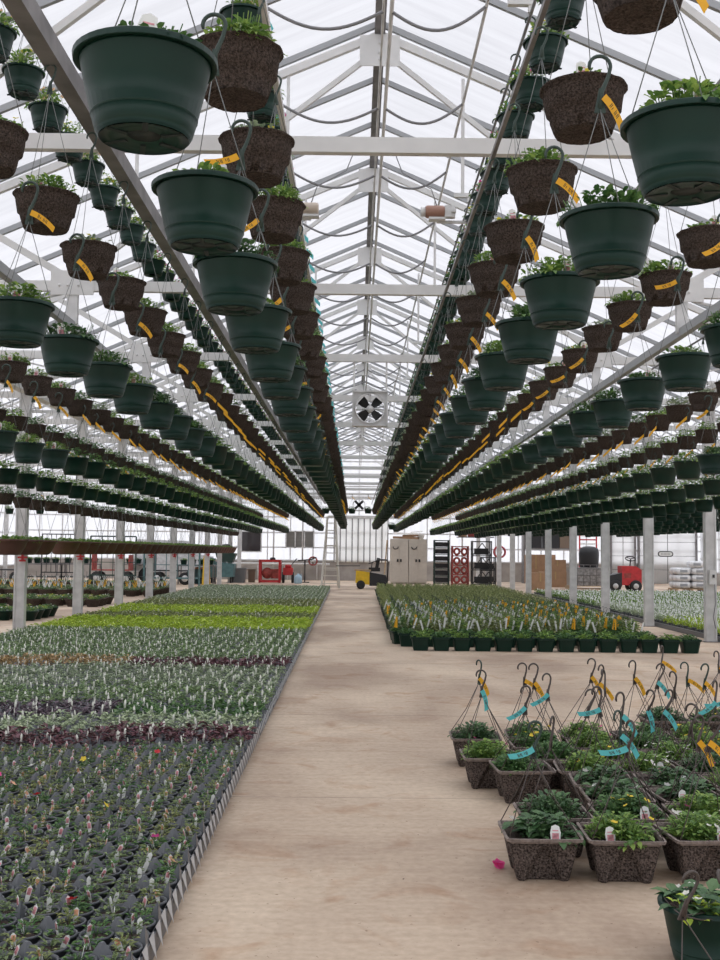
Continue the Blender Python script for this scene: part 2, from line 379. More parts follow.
# walls
def wall_y(name, x0, x1, y, gable):
    b = MB(); b.span((x0, y, 0), (x1, y + .18, .9)); o = struct(name, b, 'knee')
    g = MB(); g.add([(x0, y + .09, .9), (x1, y + .09, .9), (x1, y + .09, EAVE), (x0, y + .09, EAVE)], [(0, 1, 2, 3)])
    g.add([(x0, y + .09, EAVE), (x1, y + .09, EAVE), ((x0 + x1) / 2, y + .09, APEX)], [(0, 1, 2)]); g.build('sheeting', 'wallfilm', o)
    f = MB()
    for z in (.93, 1.55, 2.25, 3.0, 3.35, EAVE): f.span((x0, y - .02, z - .03), (x1, y + .04, z + .03))
    for z in (4.5, 5.1, 5.7):
        h = (APEX - z) / (APEX - EAVE) * (x1 - x0) / 2; f.span(((x0 + x1) / 2 - h, y - .02, z - .03), ((x0 + x1) / 2 + h, y + .04, z + .03))
    for i in range(1, 10):
        x = x0 + (x1 - x0) * i / 10; z = EAVE + (APEX - EAVE) * (1 - abs(i - 5) / 5); f.span((x - .025, y, .9), (x + .025, y + .05, z))
    f.build('framework', 'steel', o); return o
wb = wall_y('wall_back', XL, XR, YB, True)
wall_y('wall_back_left', XL - BW, XL, YB, True); 
def wall_x(name, x):
    b = MB(); b.span((x - .1, Y0, 0), (x + .1, YB, .55)); o = struct(name, b, 'knee')
    g = MB(); g.add([(x, Y0, .55), (x, YB, .55), (x, YB, EAVE), (x, Y0, EAVE)], [(0, 1, 2, 3)]); g.build('sheeting', 'wallfilm', o)
    f = MB()
    for z in (.58, 1.2, 2.1, 3.0): f.span((x - .04, Y0, z - .025), (x + .04, YB, z + .025))
    for i in range(29): f.span((x - .03, Y0 + i * 1.83, .55), (x + .03, Y0 + i * 1.83 + .05, EAVE))
    f.build('framework', 'steel', o)
wall_x('wall_left', XL - BW); wall_x('wall_right', XR + BW)

# ------------------------------------------------------------------ rails, cables and hoses under the trusses
RAILS = [(-1.45, 3.68, .085, 'steel_dark', 'second rail left of the ridge'), (-.41, 3.645, .03, 'steel', 'first rail left of the ridge'), (.77, 3.645, .022, 'steel_dark', 'first rail right of the ridge'),
         (1.76, 3.645, .035, 'steel_dark', 'second rail right of the ridge'), (-2.67, 3.44, .065, 'rafter', 'thick rail bolted below the left truss joints'), (3.04, 3.44, .065, 'rafter', 'thick rail bolted below the right truss joints'),
         (-4.15, 3.44, .05, 'steel', 'outermost rail left of the aisle'), (4.4, 3.44, .05, 'steel', 'outermost rail right of the aisle')]
for x, z, s, m, nm in RAILS:
    b = MB(); b.span((x - s / 2, Y0 + .3, z - s * .6), (x + s / 2, YB - .3, z + s * .6)); o = b.build('overhead_rail', m); tag(o, 'long steel basket rail, the ' + nm, 'rail', 'overhead basket rails')
# cables of the upper carousel with their drop hangers
UP = [(-2.04, 4.66, 'left carousel'), (-.62, 4.63, 'carousel just left of the ridge'), (1.04, 4.66, 'carousel right of the ridge')]
for x, z, nm in UP:
    b = MB(); b.tube([(x, Y0 + .3, z), (x, 10, z - .01), (x, 44, z)], .011, 6); o = b.build('conveyor_cable', 'hose'); tag(o, 'dark taut cable of the ' + nm + ' carrying small green baskets', 'cable', 'carousel cables')
    b = MB(); gz = H + 4.0 if x > -1.5 else z + .10; b.tube([(x - .12, Y0 + .3, gz), (x - .12, 44, gz)], .013, 8); o = b.build('guide_pipe', 'steel'); tag(o, 'grey guide pipe running beside the cable of the ' + nm, 'pipe', 'carousel pipes')
b = MB(); b.tube([(.225, Y0 + .2, H + 3.95), (.225, YB - .2, H + 3.95)], .016, 8); o = b.build('water_pipe', 'steel_pale'); tag(o, 'thin white water pipe hung just beside the ridge line', 'pipe')
b = MB(); b.tube([(.165, Y0 + .2, H + 3.95), (.165, YB - .2, H + 3.95)], .010, 6); o = b.build('power_conduit', 'steel'); tag(o, 'thin grey conduit running lengthwise below the ridge beam', 'conduit')
hp = {}
for s, x0, x1 in ((1, .225, .92), (-1, .165, -.74)):
    b = MB(); n_ = 14
    b.tube([(x0 + (x1 - x0) * t / n_, .02 * math.sin(math.pi * t / n_), H + 3.95 + .05 * (t / n_) ** 2 - .14 * math.sin(math.pi * t / n_)) for t in range(n_ + 1)], .013, 8)
    hp[s] = b.mesh('swag_hose', 'hose')
for k in range(22):
    y = 6.05 + 1.76 * k
    for s, nm in ((-1, 'left'), (1, 'right')):
        o = link('drooping_hose', hp[s], None, (0, y, 0)); tag(o, 'grey hose drooping from the ridge pipe to the %s carousel, %s from the front' % (nm, nth(k)), 'hose', 'drooping hoses below the ridge')

# ------------------------------------------------------------------ baskets
def green_pot_mb(r=.1525, h=.178, n=40):
    b = MB(); q = .70
    rr = lambda t: r * .94 * (q + (1 - q) * t ** .85)
    # underside: ring, three drain channels, centre well
    b.open_lathe([(.035, .010), (.040, .004), (rr(0) - .03, .002), (rr(0) - .004, 0), (rr(0) - .004, 0), (rr(0), .004), (rr(0), .004), (rr(.06), h * .06), (rr(.23), h * .23), (rr(.23), h * .23), (rr(.235) + .0012, h * .237), (rr(.25) + .0012, h * .248), (rr(.26), h * .26), (rr(.26), h * .26), (rr(.6), h * .6), (rr(.90), h * .90), (rr(.92), h * .92), (rr(.92), h * .92),
                  (r, h * .918), (r + .002, h * .922), (r + .002, h * .922), (r + .003, h * .985), (r, h), (r, h), (r - .010, h), (r - .014, h * .97), (rr(.8) - .004, h * .80), (0.0001, h * .80)], n, 0)
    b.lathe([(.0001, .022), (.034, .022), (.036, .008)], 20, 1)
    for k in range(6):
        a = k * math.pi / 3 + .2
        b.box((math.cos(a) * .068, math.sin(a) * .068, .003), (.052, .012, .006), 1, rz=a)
    return b
def brown_pot_mb(r=.148, h=.162, n=36):
    b = MB(); rnd = random.Random(3)
    prof = [(.0001, .004), (r * .60, .002), (r * .67, .0), (r * .67, .0), (r * .70, .008), (r * .70, .008), (r * .78, h * .30), (r * .80, h * .40), (r * .885, h * .47), (r * .93, h * .72), (r * .96, h * .93), (r * 1.02, h * .95), (r * 1.03, h * .985), (r * .99, h), (r * .93, h * .97), (r * .88, h * .85), (.0001, h * .85)]
    b.open_lathe(prof, n, 0)
    v = []
    for p in b.v:
        a = math.atan2(p[1], p[0]); rad = math.hypot(p[0], p[1]); f = 1 + (.010 * math.sin(a * 11 + p[2] * 60) + rnd.uniform(-.008, .008)) * (rad > .06)
        v.append((p[0] * f, p[1] * f, p[2] + rnd.uniform(-.0015, .0015)))
    b.v = v; return b
def soil_mb(r, z):
    b = MB(); b.lathe([(r, z - .012), (r * .8, z + .004), (r * .4, z + .008), (.0001, z + .006)], 20); return b
def foliage(seed, r, z, n, size, height=.09, fine=False, spill=.2, mats=1, flowers=0, fmat=1, upright=.5):
    rnd = random.Random(seed); b = MB()
    cl = [(rnd.uniform(-.55, .55) * r, rnd.uniform(-.55, .55) * r) for _ in range(7)]
    for i in range(n):
        cx, cy = cl[i % 7] if rnd.random() < .8 else (0, 0)
        a = rnd.uniform(0, 6.283); rad = r * .45 * rnd.random() ** .5
        x = cx + rad * math.cos(a); y = cy + rad * math.sin(a); d0 = math.hypot(x, y)
        if d0 > r * .93: x *= r * .93 / d0; y *= r * .93 / d0; d0 = r * .93
        zz = z + rnd.random() ** 1.3 * height * (1.15 - .8 * (d0 / r) ** 2)
        oa = math.atan2(y - cy * .6, x - cx * .6) + rnd.uniform(-.9, .9); el = rnd.uniform(-.1, 1.0) * upright * 1.6
        s = size * rnd.uniform(.6, 1.25)
        if d0 > r * .8 and rnd.random() < spill: el = -.4; x *= 1.08; y *= 1.08; zz = max(zz, z + .02)
        b.leaf((x, y, zz), (math.cos(oa), math.sin(oa), el), s, s * rnd.uniform(.5, .8), 0, fine, rnd.uniform(.1, .45))
    for i in range(max(4, n // 12)):                       # stems
        x, y = cl[i % 7]; x += rnd.uniform(-.2, .2) * r; y += rnd.uniform(-.2, .2) * r
        b.tube([(x * .8, y * .8, z - .005), (x, y, z + height * .5), (x * 1.15, y * 1.15, z + height * .95)], .0016, 4, 0)
    for i in range(flowers):
        a = rnd.uniform(0, 6.283); rad = r * .9 * rnd.random() ** .5; flower(b, (rad * math.cos(a), rad * math.sin(a), z + height * rnd.uniform(.7, 1.15)), rnd.uniform(.012, .02), fmat, rnd)
    return b
def flower(b, p, s, mi, rnd):
    p = Vector(p); ax = Vector((rnd.uniform(-.6, .6), rnd.uniform(-.9, .2), 1)).normalized(); u = ax.cross(Vector((1, 0, .2))).normalized(); v_ = ax.cross(u)
    for j in range(5):
        a = j * 1.2566; d = u * math.cos(a) + v_ * math.sin(a); e = u * math.cos(a + .62) + v_ * math.sin(a + .62); g = u * math.cos(a - .62) + v_ * math.sin(a - .62)
        b.add([p, p + g * s * .75 + ax * s * .2, p + d * s + ax * s * .35, p + e * s * .75 + ax * s * .2], [(0, 1, 2, 3)], mi)
def hook_mb(z0, s=1.0):
    """flat plastic hook: shank from z0 up, curl on top; s is the size"""
    b = MB(); pts = []
    for t in range(13):
        a = -math.pi * .12 + t / 12 * math.pi * 1.22
        pts.append((.026 * s * math.cos(a) - .0 * s, 0, z0 + .105 * s + .026 * s * math.sin(a)))
    path = [(0, 0, z0), (.004 * s, 0, z0 + .04 * s), (.020 * s, 0, z0 + .078 * s)] + pts
    rs = [.0075 * s, .006 * s, .005 * s] + [.0048 * s] * 12 + [.003 * s]
    b.tube(path, rs, 7)
    b.prism([(-.014 * s, z0 - .012 * s), (.014 * s, z0 - .012 * s), (.006 * s, z0 + .05 * s), (-.002 * s, z0 + .05 * s)], -.003, .003)
    return b
def tag_mb(L_=.11, wd=.024, ang=.0, curl=.03):
    """plastic strip label looped on the hook, hanging out along x"""
    b = MB(); n_ = 7; vs = []
    for i in range(n_):
        t = i / (n_ - 1); x = L_ * t; z = -curl * t * t * 1.2
        vs += [(x, -.0006, z - wd / 2), (x, -.0006, z + wd / 2), (x, .0006, z + wd / 2), (x, .0006, z - wd / 2)]
    fs = []
    for i in range(n_ - 1):
        o = i * 4; fs += [(o + j, o + (j + 1) % 4, o + 4 + (j + 1) % 4, o + 4 + j) for j in range(4)]
    fs += [(0, 3, 2, 1), tuple(4 * (n_ - 1) + j for j in range(4))]
    b.add(vs, fs, 0)
    for (u, w0, w1) in ((.30, -.3, .3), (.34, -.25, .3), (.40, -.3, .1), (.52, -.3, .3), (.56, -.3, .2), (.62, -.2, .3), (.66, -.3, .3)):     # tiny print
        x = L_ * u; z = -curl * u * u * 1.2
        b.box((x, -.0012, z + (w0 + w1) / 2 * wd), (.0022, .0006, (w1 - w0) * wd), 1)
    return b
def care_mb(): # rounded plant label with picture
    b = MB(); poly = [(-.018, 0), (-.022, .05), (-.016, .075), (0, .082), (.016, .075), (.022, .05), (.018, 0)]
    b.prism(poly, -.0008, .0008, 0); b.prism([(-.014, .018), (-.014, .048), (.014, .048), (.014, .018)], -.0016, -.0009, 1); b.prism([(-.012, .056), (-.012, .060), (.012, .060), (.012, .056)], -.0016, -.0009, 1); return b

FOL = {}
def fol(kind, i):
    key = (kind, i)
    if key not in FOL:
        if kind == 'near': FOL[key] = foliage(i * 7 + 1, .145, 0, 520, .027, .085, True, .35, flowers=0, upright=.7).mesh('foliage', [('leaf', 'leaf_dark', 'leaf', 'leaf_deep', 'leaf', 'leaf_dark')[i % 6]])
        if kind == 'low': FOL[key] = foliage(i * 5 + 2, .135, 0, 330, .025, .055, True, .2, flowers=(0, 3, 0, 2)[i % 4], upright=.7).mesh('foliage', [('leaf_dark', 'leaf', 'leaf', 'leaf_sage')[i % 4], 'petal_yellow'])
        if kind == 'flow': FOL[key] = foliage(i * 3 + 5, .13, 0, 300, .026, .12, True, .5, flowers=(12, 6, 14)[i % 3], upright=.7).mesh('foliage', ['leaf', ('petal_peach', 'petal_yellow', 'petal_pink')[i % 3]])
    return FOL[key]
def sub(name, parent, me, loc=(0, 0, 0), rot=(0, 0, 0), label=None):
    o = link(name, me, parent, loc); o.rotation_euler = rot
    if label: o['label'] = label
    return o
GP = green_pot_mb(); BP = brown_pot_mb()
me_green = GP.mesh('green_pot', ['green', 'green_shaded']); me_brown = BP.mesh('brown_pot', ['fibre']); me_gs = green_pot_mb(.125, .152, 32).mesh('small_green_pot', ['green', 'green_shaded'])
me_soil = soil_mb(.135, 0).mesh('soil', 'soil'); me_soil_s = soil_mb(.11, 0).mesh('soil', 'soil')
me_tag_y = tag_mb(.120, .026).mesh('strip_label', ['yellow', 'tagprint']); me_tag_t = tag_mb(.165, .027).mesh('strip_label', ['teal', 'tagprint'])
me_tag_ts = tag_mb(.115, .026).mesh('strip_label', ['teal', 'tagprint'])
me_care = care_mb().mesh('care_label', ['white', 'pinkpic'])
_wire = {}
def wire_me(a, r, z0, z1, key, dy=0):
    if key not in _wire:
        b = MB(); b.tube([(r * math.cos(a), r * math.sin(a), z0), (0, dy, z1)], .0016, 4); _wire[key] = b.mesh('hanger_strand', 'wire')
    return _wire[key]
def basket(kind, fkind, fi, hz, hs, tagm, side, care):
    """hanging basket prototype with parts; origin under the pot. hz: height of the hook's foot over the pot's bottom"""
    if kind == 'green': r, h, me, nm = .1525, .178, me_green, 'green_hanging_basket'
    elif kind == 'brown': r, h, me, nm = .148, .162, me_brown, 'brown_hanging_basket'
    else: r, h, me, nm = .125, .145, me_gs, 'flowering_hanging_basket'
    t = thing(nm, '', 'hanging basket'); dy = .12 if kind == 'green' else 0
    sub('pot', t, me); sub('soil', t, me_soil_s if kind == 'small' else me_soil, (0, 0, h * .90))
    sub('foliage', t, fol(fkind, fi), (0, 0, h * .92))
    for k in range(3):
        a = k * 2.0944 + .5; sub('hanger_strand', t, wire_me(a, r * .97, h * .97, hz, (kind, k, hz), dy))
    key = ('hook', hz, hs)
    if key not in _wire: _wire[key] = hook_mb(0, hs).mesh('hook', 'hook')
    hk = sub('hook', t, _wire[key], (0, dy, hz))
    if tagm: sub('strip_label', t, tagm, (side * .010, dy - .012, hz + .035), (0, R(38 if side > 0 else 138), R(8 * side)))
    if care: sub('care_label', t, me_care, (care * .01, -.07, h * .95), (R(-6), R(8 * care), R(10)))
    return t
def far_basket(kind, fi, hz, tagmat, seed):
    """whole basket as one small mesh for the distance"""
    b = MB()
    if kind == 'green': r, h, q = .1525, .178, .70; b.open_lathe([(r * q * .4, .012), (r * q, 0), (r * .79, h * .3), (r * .93, h * .92), (r, h * .93), (r, h), (r * .93, h), (.001, h * .9)], 16, 0)
    elif kind == 'brown': r, h = .148, .162; b.open_lathe([(r * .3, .01), (r * .68, 0), (r * .79, h * .4), (r * .89, h * .47), (r * .96, h * .93), (r * 1.02, h * .95), (r, h), (.001, h * .9)], 14, 0)
    else: r, h = .125, .145; b.open_lathe([(r * .3, .01), (r * .68, 0), (r * .79, h * .3), (r * .93, h * .92), (r, h * .93), (r, h), (.001, h * .9)], 12, 0)
    f = foliage(seed * 3 + fi, r * .98, h * .92, 130, .045 if kind != 'small' else .042, .10, False, .35, flowers=16 if kind == 'small' else 0, fmat=1, upright=.7)
    for i in range(len(f.m)): f.m[i] = 1 if f.m[i] == 0 else 4
    b.copy_in(f, Matrix.Identity(4))
    e = .12 if kind == 'green' else 0
    for k in range(3):
        a = k * 2.0944 + .5; b.tube([(r * math.cos(a), r * math.sin(a), h), (0, e, hz)], .002, 3, 2)
    b.tube([(0, e, hz), (.01, e, hz + .08), (.03, e, hz + .11), (.01, e, hz + .15), (-.02, e, hz + .12)], .006, 4, 2)
    if tagmat and kind == 'small': b.prism([(0, hz + .06), (.16 * tagmat, hz - .10), (.16 * tagmat, hz - .15), (0, hz + .01)], e - .02, e - .016, 3)
    elif tagmat: b.prism([(0, hz + .055), (.11 * tagmat, hz - .05), (.11 * tagmat, hz - .082), (0, hz + .022)], e - .013, e - .011, 3)
    return b
# rows: kind, x, bottom height, first y, spacing, count, words, tag side
SP = .81
ROWS = [
    ('green', -.44, H + .88, 2.33, 50, 'lower row just left of the aisle', -1),
    ('brown', -.41, H + 1.47, 2.68, 50, 'upper row just left of the aisle', -1),
    ('brown', -1.45, H + 1.47, 4.22, 54, 'upper row second left of the aisle', 1),
    ('green', -1.46, H + .88, 3.90, 54, 'lower row second left of the aisle', 1),
    ('brown', -2.98, H + 1.43, 7.75, 50, 'upper row third left of the aisle', 1),
    ('green', -2.95, H + .78, 8.26, 49, 'lower row third left of the aisle', 1),
    ('brown', -4.08, H + 1.40, 11.5, 45, 'upper row fourth left of the aisle', 1),
    ('green', -4.08, H + .75, 11.2, 45, 'lower row fourth left of the aisle', 1),
    ('brown', -5.05, H + .62, 14.2, 41, 'lowest row beside the left posts', 1),
    ('brown', .78, H + 1.47, 2.95, 50, 'upper row just right of the aisle', 1),
    ('green', .785, H + .88, 2.60, 50, 'lower row just right of the aisle', 1),
    ('brown', 1.78, H + 1.47, 5.48, 53, 'upper row second right of the aisle', 1),
    ('green', 1.755, H + .88, 5.03, 53, 'lower row second right of the aisle', -1),
    ('brown', 3.37, H + 1.40, 8.95, 48, 'upper row third right of the aisle', 1),
    ('green', 3.35, H + .76, 9.46, 48, 'lower row third right of the aisle', -1),
    ('brown', 4.40, H + 1.40, 12.1, 44, 'upper row fourth right of the aisle', 1),
    ('green', 4.40, H + .74, 12.61, 44, 'lower row fourth right of the aisle', -1),
    ('green', 5.22, H + .66, 14.8, 41, 'lowest row beside the right posts', 1),
    ('green', 6.5, H + .72, 18.5, 35, 'row beyond the right posts', 1),
    ('green', 7.5, H + .72, 21.5, 31, 'second row beyond the right posts', 1),
    ('green', 8.6, H + .72, 24.8, 27, 'third row beyond the right posts', 1),
    ('green', 9.7, H + .72, 28.0, 23, 'fourth row beyond the right posts', 1),
    ('green', 10.8, H + .72, 31.3, 18, 'fifth row beyond the right posts', 1)]
UPR = [('small', -2.04, H + 2.73, 5.4, 72, 'topmost carousel left of the ridge', 1), ('small', -.62, H + 2.70, 4.6, 72, 'topmost carousel just left of the ridge', 1), ('small', 1.04, H + 2.73, 4.95, 72, 'topmost carousel right of the ridge', 1)]
near, far = {}, {}
def proto(kind, var, side, tagged):
    key = (kind, var, side, tagged)
    if key not in near:
        if kind == 'green': near[key] = basket('green', ('near', 'low')[var % 2 == 0 and side < 0], var, .58, 1.35, me_tag_y if tagged else None, side, (1, 0, 0, -1)[var % 4])
        elif kind == 'brown': near[key] = basket('brown', 'low' if var % 2 else 'near', var, .66, 1.0, None, side, (0, -1, 1)[var % 3])
        else: near[key] = basket('small', 'flow', var, .42, 1.2, me_tag_t if tagged else None, side, 0)
        return near[key], True
    return near[key], False
FM = {'green': ['green', 'leaf', 'hook', 'yellow', 'petal_white'], 'brown': ['fibre', 'leaf_dark', 'hook', 'yellow', 'petal_peach'], 'small': ['green', 'leaf', 'hook', 'teal', 'petal_pink']}
FT = {}
def ftemp(kind, v, side):
    key = (kind, v, side)
    if key not in FT:
        b = far_basket(kind, v, {'green': .60, 'brown': .64, 'small': .42}[kind], side if kind != 'brown' else 0, v + 1); mm = list(FM[kind])
        mm[1] = {'green': ('leaf', 'leaf_dark', 'leaf'), 'brown': ('leaf_dark', 'leaf', 'leaf_sage'), 'small': ('leaf', 'leaf_dark', 'leaf')}[kind][v % 3]
        if kind == 'small': mm[4] = ('petal_pink', 'petal_peach', 'petal_yellow')[v % 3]
        FT[key] = (b, b.mesh('far_' + kind + '_basket', mm))
    return FT[key]
cand = []
for row in ROWS + UPR:
    kind, x, z, y0, n_, nm, side = row; sp = .54 if kind == 'small' else SP
    for i in range(n_):
        y = y0 + i * sp
        cand.append((kind, x - (.022 if i == 0 and nm == 'lower row just left of the aisle' else 0) + random.uniform(-.008, .008), y + random.uniform(-.012, .012), z + random.uniform(-.012, .012), i, nm, side))
adj = {'green': 'green plastic', 'brown': 'brown fibre', 'small': 'small green flowering'}
lim = {'green': 290, 'brown': 285, 'small': 300}
for kind in ('green', 'brown', 'small'):
    cs = sorted([c for c in cand if c[0] == kind], key=lambda c: c[2] + (4 if 'beyond' in c[5] else 0))
    rest = []
    for j, (kd, x, y, z, i, nm, side) in enumerate(cs):
        if j >= lim[kind]: rest.append((j % 3, x, y, z, 0, 1)); continue
        rnd = random.Random(j)
        if y < (11 if kind != 'small' else 10.5):
            var = (0, 4, 2, 1, 5, 3)[j % 6]; p, new = proto(kind, var, side, rnd.random() < (.92 if kind == 'green' else .85)); o = p if new else copy_tree(p)
            for ch in (o.children if new else o.children):
                if ch.name.startswith(('pot', 'foliage')): ch.rotation_euler.z = rnd.uniform(0, 6.28)
                if ch.name.startswith('strip_label'): ch.rotation_euler.y += R(rnd.uniform(-14, 14)); ch.rotation_euler.z += R(rnd.uniform(-25, 25))
        else:
            o = link({'green': 'green_hanging_basket', 'brown': 'brown_hanging_basket', 'small': 'flowering_hanging_basket'}[kind], ftemp(kind, j % 3, side)[1])
            o.rotation_euler.z = rnd.uniform(-.5, .5)
        o.location = (x, y, z)
        tag(o, '%s hanging basket, %s along the %s' % (adj[kind], nth(i), nm.replace(' the ', ' ').replace('of aisle', 'of aisle')), 'hanging basket', '%s baskets in the %s' % (adj[kind], nm))
    if rest:
        ts = [ftemp(kind, v, 1)[0] for v in range(3)]
        scatter('distant_%s_basket_mass' % kind, ts, rest, FM[kind], label='the far remaining %s hanging baskets merging at the ends of the rows' % adj[kind], cat='hanging baskets')

# support wires under the lower outer rows (they hang from thin cables)
for x, z, y0, nm in ((-2.98, H + 2.05, 7.2, 'third row left of the aisle'), (3.37, H + 2.02, 8.3, 'third row right of the aisle')):
    b = MB(); b.tube([(x, y0, z + .10), (x, 49, z + .10)], .01, 6); tag(b.build('support_cable', 'hose'), 'dark support cable above the ' + nm, 'cable', 'support cables above the outer rows')

# ------------------------------------------------------------------ big bowls hanging level with the eye along the left posts
b = MB(); r = .23
b.open_lathe([(.001, 0), (r * .5, 0), (r * .62, .01), (r * .84, .09), (r * .95, .15), (r * 1.03, .155), (r * 1.03, .175), (r * .95, .175), (.001, .15)], 24, 0)
f = foliage(90, r * .9, .15, 260, .045, .055, False, .2); [f.m.__setitem__(i, 1) for i in range(len(f.m))]; b.copy_in(f, Matrix.Identity(4))
for a in (.5, 2.6, 4.7): b.tube([(r * math.cos(a), r * math.sin(a), .17), (0, 0, .9)], .0025, 4, 2)
b.tube([(0, 0, .9), (0, 0, 1.75)], .003, 4, 2)
bm_ = b.mesh('bowl_basket', ['terra', 'leaf', 'wire'])
for k in range(38):
    if k == 3: continue
    o = link('bowl_basket', bm_, None, (-5.0, 15.9 + .76 * k, 1.265)); o.scale = (1.25, 1.25, 1.3); o.rotation_euler.z = k * 1.3
    tag(o, 'wide red-brown bowl basket at eye level beside left posts, %s from front' % nth(k), 'hanging basket', 'wide bowls along the left posts')
cl = MB(); cl.box((0, 0, .06), (.035, .03, .24)); cl.box((0, 0, 0), (.15, .03, .03)); cl.box((0, 0, -.05), (.10, .03, .03))
cm = cl.mesh('red_clamp', 'red')
for k in range(8):
    o = link('post_clamp', cm, None, (XL + .02 + (0.03), TY[4 - 1 + k] - .10, 1.22)); tag(o, 'small red cross-shaped clamp on the %s visible left post' % nth(k), 'clamp', 'red clamps on the left posts')

# ------------------------------------------------------------------ left bed of trays
PS = .118                                  # pot pitch
def bx(y, x): return x - .640 - .0058 * y  # bed runs a little askew of the house
BED_X1, BED_Y0, BED_Y1 = -4.40, 2.95, 39.0
def cell_pot():
    b = MB(); r = PS * .47
    b.open_lathe([(r * .7, .012), (r * .95, .085), (r * 1.02, .087), (r * 1.02, .094), (r * .92, .094), (r * .9, .082)], 16, 0); return b
me_cp = cell_pot().mesh('pot', 'tray'); b = MB(); b.lathe([(PS * .42, .078), (PS * .2, .082), (.0001, .082)], 14); me_cs = b.mesh('soil', 'soil')
def stick(L_, wd, ang, seed):
    rnd = random.Random(seed); b = MB(); q = Matrix.Rotation(rnd.uniform(-.25, .25), 4, 'Y') @ Matrix.Rotation(rnd.uniform(-.35, .15), 4, 'X')
    s = MB(); s.prism([(-wd * .35, 0), (-wd / 2, L_ * .55), (-wd / 2, L_ * .85), (0, L_), (wd / 2, L_ * .85), (wd / 2, L_ * .55), (wd * .35, 0)], -.0006, .0006, 0)
    return s, q
me_lab = []
for i, (pic, L_) in enumerate((('pinkpic', .068), ('pinkpic', .058), ('white', .064), ('petal_peach', .056))):
    s, q = stick(L_, .018, 0, i); s.prism([(-.007, L_ * .5), (-.007, L_ * .86), (.007, L_ * .86), (.007, L_ * .5)], -.0012, -.0007, 1)
    bb = MB(); bb.copy_in(s, q); me_lab.append(bb.mesh('plant_label', ['white', pic]))
def seedling(seed, n, size, h=.04, fl=None):
    rnd = random.Random(seed); b = MB()
    for i in range(n):
        a = rnd.uniform(0, 6.283); rr = PS * .30 * rnd.random() ** .6; z = .085 + h * rnd.random()
        b.leaf((rr * math.cos(a), rr * math.sin(a), z), (math.cos(a), math.sin(a), rnd.uniform(.0, 1)), size * rnd.uniform(.6, 1.2), size * rnd.uniform(.35, .6), 0, False, .3)
    for j in range(3):
        a = rnd.uniform(0, 6.28); b.tube([(0, 0, .08), (.012 * math.cos(a), .012 * math.sin(a), .08 + h)], .0012, 3, 0)
    if fl: flower(b, (.01, -.02, .09 + h), .022, 1, rnd)
    return b
me_seed = [seedling(i, 34, .024).mesh('foliage', [('leaf_young', 'leaf_dark', 'leaf_young', 'leaf_olive')[i % 4]]) for i in range(8)]
me_fl = {c: seedling(40 + i, 42, .030, fl=True).mesh('foliage', ['leaf_dark', c]) for i, c in enumerate(('petal_red', 'petal_pink', 'petal_yellow', 'petal_peach', 'petal_white'))}
prot = {}
def seed_proto(k):
    t = thing('potted_seedling', '', 'potted plant'); sub('pot', t, me_cp); sub('soil', t, me_cs)
    sub('foliage', t, me_seed[k % 8]); sub('plant_label', t, me_lab[k % 4], (.018 * (1 if k % 2 else -1), .022, .074)); return t
for k in range(8): prot[k] = seed_proto(k)
# species bands by distance: (y0, y1, leaf material, leaf size, height, label density, dark?)
cells = []
nc = int(-BED_X1 / PS)
ny = int((BED_Y1 - BED_Y0) / PS)
for j in range(ny):
    y = BED_Y0 + (j + .5) * PS
    for i in range(nc):
        cells.append((i, j, bx(y, -(i + .5) * PS), y))
vis = [c for c in cells if c[2] / c[3] > -.34 and c[3] > 3.3]
vis.sort(key=lambda c: c[3]); nearc = vis[:292]; nearset = {(c[0], c[1]) for c in nearc}
special = {}
first8 = set()
flw = list(me_fl.items())
rowname = {}
for q, (i, j, x, y) in enumerate(nearc):
    k = (i * 5 + j * 3 + (i * j) % 7) % 8
    if k in first8: o = copy_tree(prot[k])
    else: o = prot[k]; first8.add(k)
    o.location = (x, y, .004); o.rotation_euler.z = random.uniform(-.3, .3)
    ch = [c for c in o.children if c.name.startswith('foliage')][0]; ch.rotation_euler.z = random.uniform(0, 6.28)
    lb_ = [c for c in o.children if c.name.startswith('plant_label')][0]; lb_.rotation_euler = (R(random.uniform(-20, 12)), R(random.uniform(-22, 22)), R(random.uniform(-75, 75))); lb_.location.x = random.uniform(-.03, .03); lb_.location.y = random.uniform(-.005, .028)
    lab = 'young leafy plant in a black pot with a picture label, in the front left bed'
    g = 'young plants in the front of the left bed'
    if (q * 37) % 23 == 5 and q > 8:
        c, me = flw[q % 5]; ch.data = me
        lab = 'young plant with open %s flower, %s row from bed front, %s pot from aisle' % (c.split('_')[1], nth(j - nearc[0][1]), nth(i))
    tag(o, lab, 'potted plant', g)
used = set()
for k in range(8):
    if k not in first8:
        for ch in list(prot[k].children): bpy.data.objects.remove(ch)
        bpy.data.objects.remove(prot[k])
